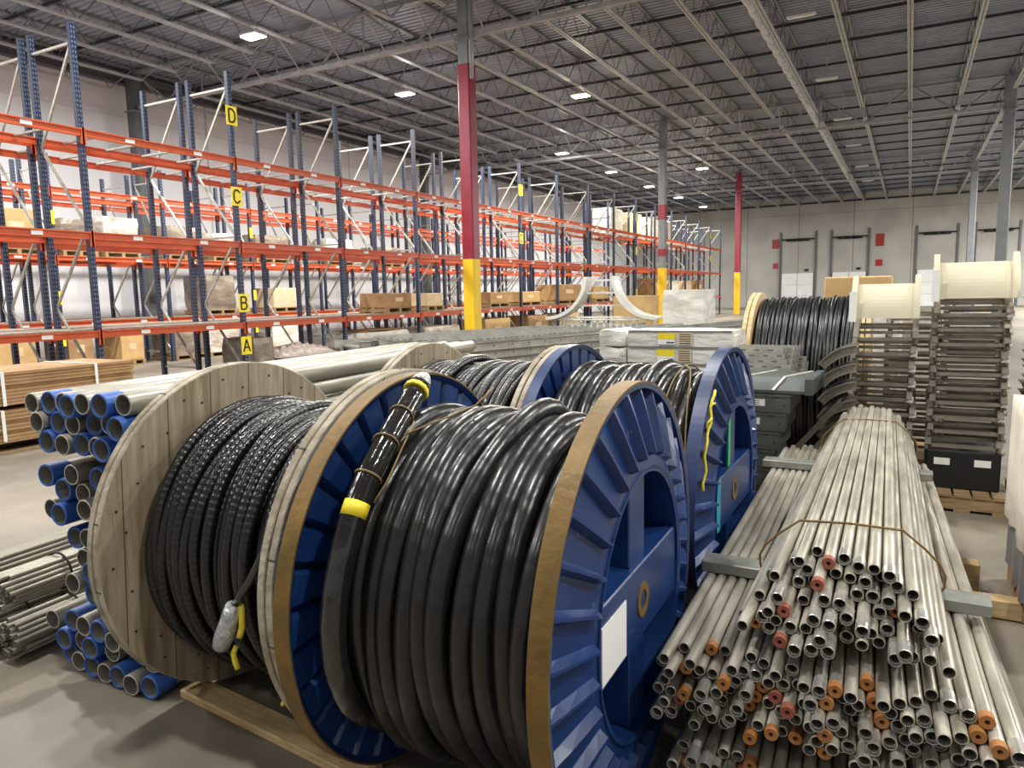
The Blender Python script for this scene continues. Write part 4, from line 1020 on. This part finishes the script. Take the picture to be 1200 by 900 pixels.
o = lumpy_box(.22, .40, 1.015, random.Random(77), .02).build('wrapped_load', M['wrapgrey'], loc=(-1.86+.10, 4.72, 0)); tag(o, 'narrow wrapped load under the small white bundles', 'load')

# ------------------------------------------------------------------ ladder cable trays stacked in the middle
def tray_mesh(L, w=.6, h=.10):
    b = MB()
    for s in (-1, 1):
        b.box((s*w/2, L/2, h/2), (.004, L, h)); b.box((s*(w/2+.012), L/2, h-.002), (.028, L, .004)); b.box((s*(w/2+.012), L/2, .002), (.028, L, .004))
        for i in range(int(L/.3)): b.box((s*(w/2+.0025), .2+i*.3, h*.5), (.001, .018, .018), 1)
        for e in (.04, L-.04):
            for q in (.3, .7): b.box((s*(w/2+.0028), e, h*q), (.001, .014, .014), 1)
    for i in range(int(L/.3)): b.box((0, .15+i*.3, .022), (w, .04, .022))
    return b
TR = {L: tray_mesh(L).mesh('ladder_tray', [M['tray'], M['black']]) for L in (6.1, 5.6, 5.0)}
TRP = {L: tray_mesh(L).mesh('ladder_tray', [M['galv'], M['black']]) for L in (6.1, 5.6, 5.0)}
TD = -math.radians(18); td = Vector((-math.sin(TD), math.cos(TD), 0)); tn = Vector((td.y, -td.x, 0))
for c in range(3):
    base = Vector((-5.05, 6.75, 0))-tn*(.02+.72*c)
    top = 9
    for q in (.6, 5.0):
        b = MB(); b.bbox((0, 0, .045), (.66, .1, .09), .005); p = base+td*q; o = b.build('wooden_spacer', M['lumber'], None, p, TD); tag(o, 'wooden bearer under the stacked ladder trays', 'spacer', 'bearers under the ladder trays')
    for k in range(top):
        L = (6.1, 5.6, 6.1, 5.0)[(k+c) % 4]; sh = (.0, .35, .1, .6)[(k*3+c) % 4]
        p = base+td*(sh-.05)+tn*(.03*((k*7+c) % 3-1))
        o = inst('ladder_tray', (TRP if (k+c) % 3 == 0 or k >= top-2 else TR)[L], None, (p.x, p.y, .09+.104*k), TD)
        if k == top-1: tag(o, 'grey ladder cable tray on top of the %s column of the tray stack' % ('near right', 'middle', 'far left')[c], 'cable tray')
        else: tag(o, 'grey ladder tray, %s from the bottom, %s column of the tray stack' % (ORD[k+1], ('near right', 'middle', 'far left')[c]), 'cable tray', 'stacked ladder trays')
lsm = strut_mesh(3.3); lsp = strut_mesh(2.6)
for k in range(12):
    L = 3.3 if k % 2 else 2.6; p = Vector((-5.05, 6.75, 0))-tn*(-.22+.15*k)+td*(.25+L/2+.12*(k % 3))
    o = inst('long_strut', lsm if k % 2 else lsp, None, (p.x, p.y, 1.031), TD+PI/2); tag(o, 'long slotted strut, %s from the right, lying on the tray stack' % ORD[k+1], 'strut', 'struts on the tray stack')
# single pale trays farther right, toward the distant reel
for k in range(3):
    o = inst('ladder_tray', TR[5.0], None, (-2.9+.12*k, 7.6, .85+.104*k), -.30); o.data = TR[5.0]; tag(o, ('lowest', 'middle', 'topmost')[k]+' grey ladder tray of the short stack left of the distant reel', 'cable tray')
for q in (.5, 4.2):
    b = MB(); b.bbox((0, 0, .425), (.9, .5, .85), .01); o = b.build('wooden_crate', M['pallet'], None, (-2.80+.295*q, 7.6+.955*q, 0), -.30); tag(o, ('near' if q < 1 else 'far')+' crate under the short tray stack left of the distant reel', 'crate')

# curved tee fitting standing on the trays
def tee():
    y0 = 10.9
    t = thing('curved_tray_tee', 'pale curved ladder tray tee standing on the tray stack before the racks', 'tray fitting', (-4.33, y0, 1.158), 0)
    def railpts(s):
        return [(s*(.235+.70*(1-math.cos(a))), -.16*0, .68-.70*math.sin(a)*.94) for a in [i*PI/2/14 for i in range(15)]]
    for s in (-1, 1):
        b = MB(); pts = railpts(s)
        for i in range(14):
            (xa, _, za), (xb, _, zb) = pts[i], pts[i+1]
            b.bar((xa, .06, za), (xb, .06, zb), .28, .030, up=(s*(zb-za)*-1, 0, s*(xb-xa)))
            b.bar((xa, -.08, za), (xb, -.08, zb), .006, .055, up=(s*(zb-za)*-1, 0, s*(xb-xa))); b.bar((xa, .20, za), (xb, .20, zb), .006, .055, up=(s*(zb-za)*-1, 0, s*(xb-xa)))
        b.build('curved_rail', M['zincwhite'], t)
    for z in (.62, .42, .22, .03):
        a = math.asin(min(1, (.68-z)/(.70*.94))); x = .235+.70*(1-math.cos(a)); b = MB(); b.box((0, .06, z), (2*x, .035, .028)); b.build('rung', M['zincwhite'], t)
    b = MB()
    for i in range(12): b.box((-.62+i*.11, .06, -.075), (.03, .03, .11))
    b.box((0, .06, -.008), (1.80, .10, .016)); b.build('base_comb', M['zincwhite'], t)
tee()
o = lumpy_box(.75, .9, 1.6, random.Random(8), .02, 8, 8).build('wrapped_load', M['wrapwhite'], loc=(-3.62, 13.6, 0)); tag(o, 'tall white wrapped load right of the curved tray tee', 'load')
o = carton_mb(.8, .6, 1.50).build('carton', [M['cardlight'], M['cardpale']], loc=(-5.0, 14.6, 0)); tag(o, 'big tan carton seen through the curved tray tee', 'box')

# ------------------------------------------------------------------ ladder tray bends stacked on pallets at right
def bend_mesh(w, R, t0, t1, h, rungs, solid=False, tailL=.12, nm='ladder_bend', mats=None):
    b = MB(); n = 10; T0, T1 = math.radians(t0), math.radians(t1)
    oy, oz = R*math.cos(T0), R*math.sin(T0)
    def pt(t, dr=0): return (oy-(R+dr)*math.cos(t), (R+dr)*math.sin(t)-oz)
    ts = [T0+(T1-T0)*i/n for i in range(n+1)]
    for s in (-1, 1):
        for i in range(n):
            a, c = ts[i], ts[i+1]
            q = [pt(a, -h/2), pt(a, h/2), pt(c, h/2), pt(c, -h/2)]
            b.prism(q, s*w/2-.003, s*w/2+.003, 'x')
            for dr in (-h/2, h/2):
                q = [pt(a, dr-.003), pt(a, dr+.003), pt(c, dr+.003), pt(c, dr-.003)]
                b.prism(q, s*w/2 if s > 0 else -w/2-.035, w/2+.035 if s > 0 else -w/2, 'x')
        e = pt(T1)
        tg = (math.sin(T1), math.cos(T1))
        if tailL:
            for dr, hh in ((-h/2, .006), (h/2, .006)):
                p = pt(T1, dr); b.bar((s*(w/2+.017), p[0], p[1]), (s*(w/2+.017), p[0]+tg[0]*tailL, p[1]+tg[1]*tailL), .035, hh)
            b.bar((s*w/2, e[0], e[1]), (s*w/2, e[0]+tg[0]*tailL, e[1]+tg[1]*tailL), .006, h)
    if solid:
        for i in range(n):
            a, c = ts[i], ts[i+1]; q = [pt(a, -.002+h*.2), pt(a, .002+h*.2), pt(c, .002+h*.2), pt(c, -.002+h*.2)]; b.prism(q, -w/2, w/2, 'x', 1)
    else:
        for i in range(rungs):
            t = T0+(T1-T0)*(i+.4)/rungs; p = pt(t, -h*.25); b.bar((-w/2, p[0], p[1]), (w/2, p[0], p[1]), .042, .022, up=(0, math.cos(t), -math.sin(t)) if False else (0, 0, 1))
    return b.mesh(nm, mats or [M['tray_tan'], M['cream']])
def bend_stack(x, y, w, z0, n, dz, words, R=.5, rz=0, seed=1, me=None, tags_=True, step=0):
    r = random.Random(seed); me = me or bend_mesh(w, R, 48, 88, .066, 4)
    for k in range(n):
        pos = 'topmost' if k == n-1 else 'lowest' if k == 0 else ORD[k+1]+' from the bottom'
        t = thing('ladder_bend', 'curved ladder bend, %s in ' % pos+words, 'tray bend', (x+r.uniform(-.012, .012)+step*k, y+r.uniform(-.005, .005), z0+k*dz), rz+r.uniform(-.015, .015), 'bends of '+words)
        inst('bend_body', me, t)
        if tags_ and r.random() < .6:
            b = MB(); b.box((w/2+.02, -.004, .02), (.045, .002, .045)); b.build('paper_tag', M['label'], t)
S1X, S2X, S3X = -.155, .385, .93
pallet_thing(S1X, 6.14, 0, .44, .48, 'pallet under the ladder bends beside the distant reel')
pallet_thing(S2X, 6.25, 0, .56, .8, 'pallet under the taller stack of ladder bends')
pallet_thing(S3X, 6.15, 0, .46, .8, 'pallet under the ladder bends at the right picture edge')
bend_stack(S1X, 6.0, .36, .19, 10, .112, 'the left stack', seed=2)
bend_stack(S2X, 6.0, .40, .43, 10, .105, 'the taller middle stack', seed=3, step=.0)
bend_stack(S3X, 5.9, .34, .19, 12, .110, 'the stack at the right edge', seed=4)
pallet_thing(.06, 7.35, 0, .44, .8, 'pallet under the added rear left stack of bends')
pallet_thing(.50, 7.30, 0, .38, .8, 'pallet under the rear taller stack of bends')
bend_stack(.04, 7.10, .34, .19, 10, .118, 'the added rear stack behind the left one', seed=6)  # rear left stack added to darken the gaps between the rungs
bend_stack(.50, 7.05, .40, .19, 13, .110, 'the rear stack behind the taller one', seed=7)
b = MB(); b.bbox((0, 0, .14), (.46, .55, .28), .01); o = b.build('dark_carton', M['black'], None, (S2X, 6.28, .13)); tag(o, 'black carton with two white labels under the taller stack of bends', 'box')
for x in (-.13, .12):
    c = MB(); c.box((x, -.278, .20), (.10, .003, .05)); c.build('white_label', M['label'], o)
# bends turned sideways at the left of the left stack
me = bend_mesh(.22, .32, 36, 85, .058, 2, True, 0, 'side_bend', [M['tray_tan'], M['tray_tan']])
for k in range(8):
    t = thing('side_bend', 'sideways curved tray piece, %s of the fan left of the bends' % ('topmost' if k == 7 else 'lowest' if k == 0 else ORD[k+1]+' from the bottom'), 'tray bend', (-.545, 5.86, .09+k*.133), -PI/2, 'sideways tray pieces'); inst('bend_body', me, t)
b = MB(); b.bbox((0, 0, .03), (.2, .22, .06), .005); tag(b.build('wooden_block', M['lumber'], None, (-.46, 5.86, 0)), 'small wooden block under the sideways tray pieces', 'block')
# solid-bottom cream elbows on top
def elbow(x, y, z, w, lab, rz=0):
    t = thing('solid_elbow', lab, 'tray elbow', (x, y, z), rz)
    me = bend_mesh(w, .36, 4, 46, .13, 0, True, .05, 'elbow', [M['cream'], M['cream']]); inst('elbow_body', me, t)
    b = MB(); b.box((-w/2-.02, -.075, .09), (.05, .004, .22)); b.build('end_plate', M['label'], t)
elbow(-.155, 6.02, 1.36, .38, 'cream solid curved elbow on top of the left stack of bends')
elbow(.40, 6.02, 1.50, .44, 'larger cream solid curved elbow on top of the taller middle stack')
elbow(.95, 5.9, 1.53, .36, 'cream solid elbow on the stack at the right picture edge')

# ------------------------------------------------------------------ sheeted crate at the right edge
t = thing('sheeted_crate', 'crate under a pale dust sheet and grey plastic at the right picture edge', 'crate', (.84, 4.30, 0), 0)
b = MB(); b.bbox((0, 0, .5), (.62, .62, 1.0), .01); b.build('crate_body', M['card'], t)
def drape(z0, z1, off, m, nm, sd, amp):
    b = MB(); r = random.Random(sd); n = 64; K = 9; vs = []; ph = [r.uniform(0, 6) for _ in range(4)]
    for j in range(K):
        for i in range(n):
            s, q = divmod(i, 16); q /= 16; a = .31+off
            x, y = [(-a+2*a*q, -a), (a, -a+2*a*q), (a-2*a*q, a), (-a, a-2*a*q)][s]
            f = 1+amp*(1-j/(K-1))*(math.sin(i*.9+ph[0])+.6*math.sin(i*1.9+ph[1]))
            zz = z0+(z1-z0)*j/(K-1)+(amp*.8*math.sin(i*.5+ph[2]) if j == 0 else 0)
            vs.append((x*f, y*f, zz))
    fs = [[j*n+i, j*n+(i+1) % n, (j+1)*n+(i+1) % n, (j+1)*n+i] for j in range(K-1) for i in range(n)]
    if z1 > 1: fs.append([(K-1)*n+i for i in range(n)])
    b.add(vs, fs, 0, True); b.build(nm, m, t)
drape(.10, .45, .008, M['plastic'], 'plastic_sheet', 4, .03)
drape(.36, 1.012, .022, M['cloth'], 'dust_sheet', 5, .02)

# ------------------------------------------------------------------ world and colour management
w = bpy.data.worlds.new('world'); scn.world = w; w.use_nodes = True
bg = w.node_tree.nodes['Background']; bg.inputs['Color'].default_value = (.95, .97, 1, 1); bg.inputs['Strength'].default_value = .40
scn.view_settings.view_transform = 'Standard'; scn.view_settings.look = 'None'; scn.view_settings.gamma = 1; scn.view_settings.use_curve_mapping = False
scn.view_settings.exposure = 0.1
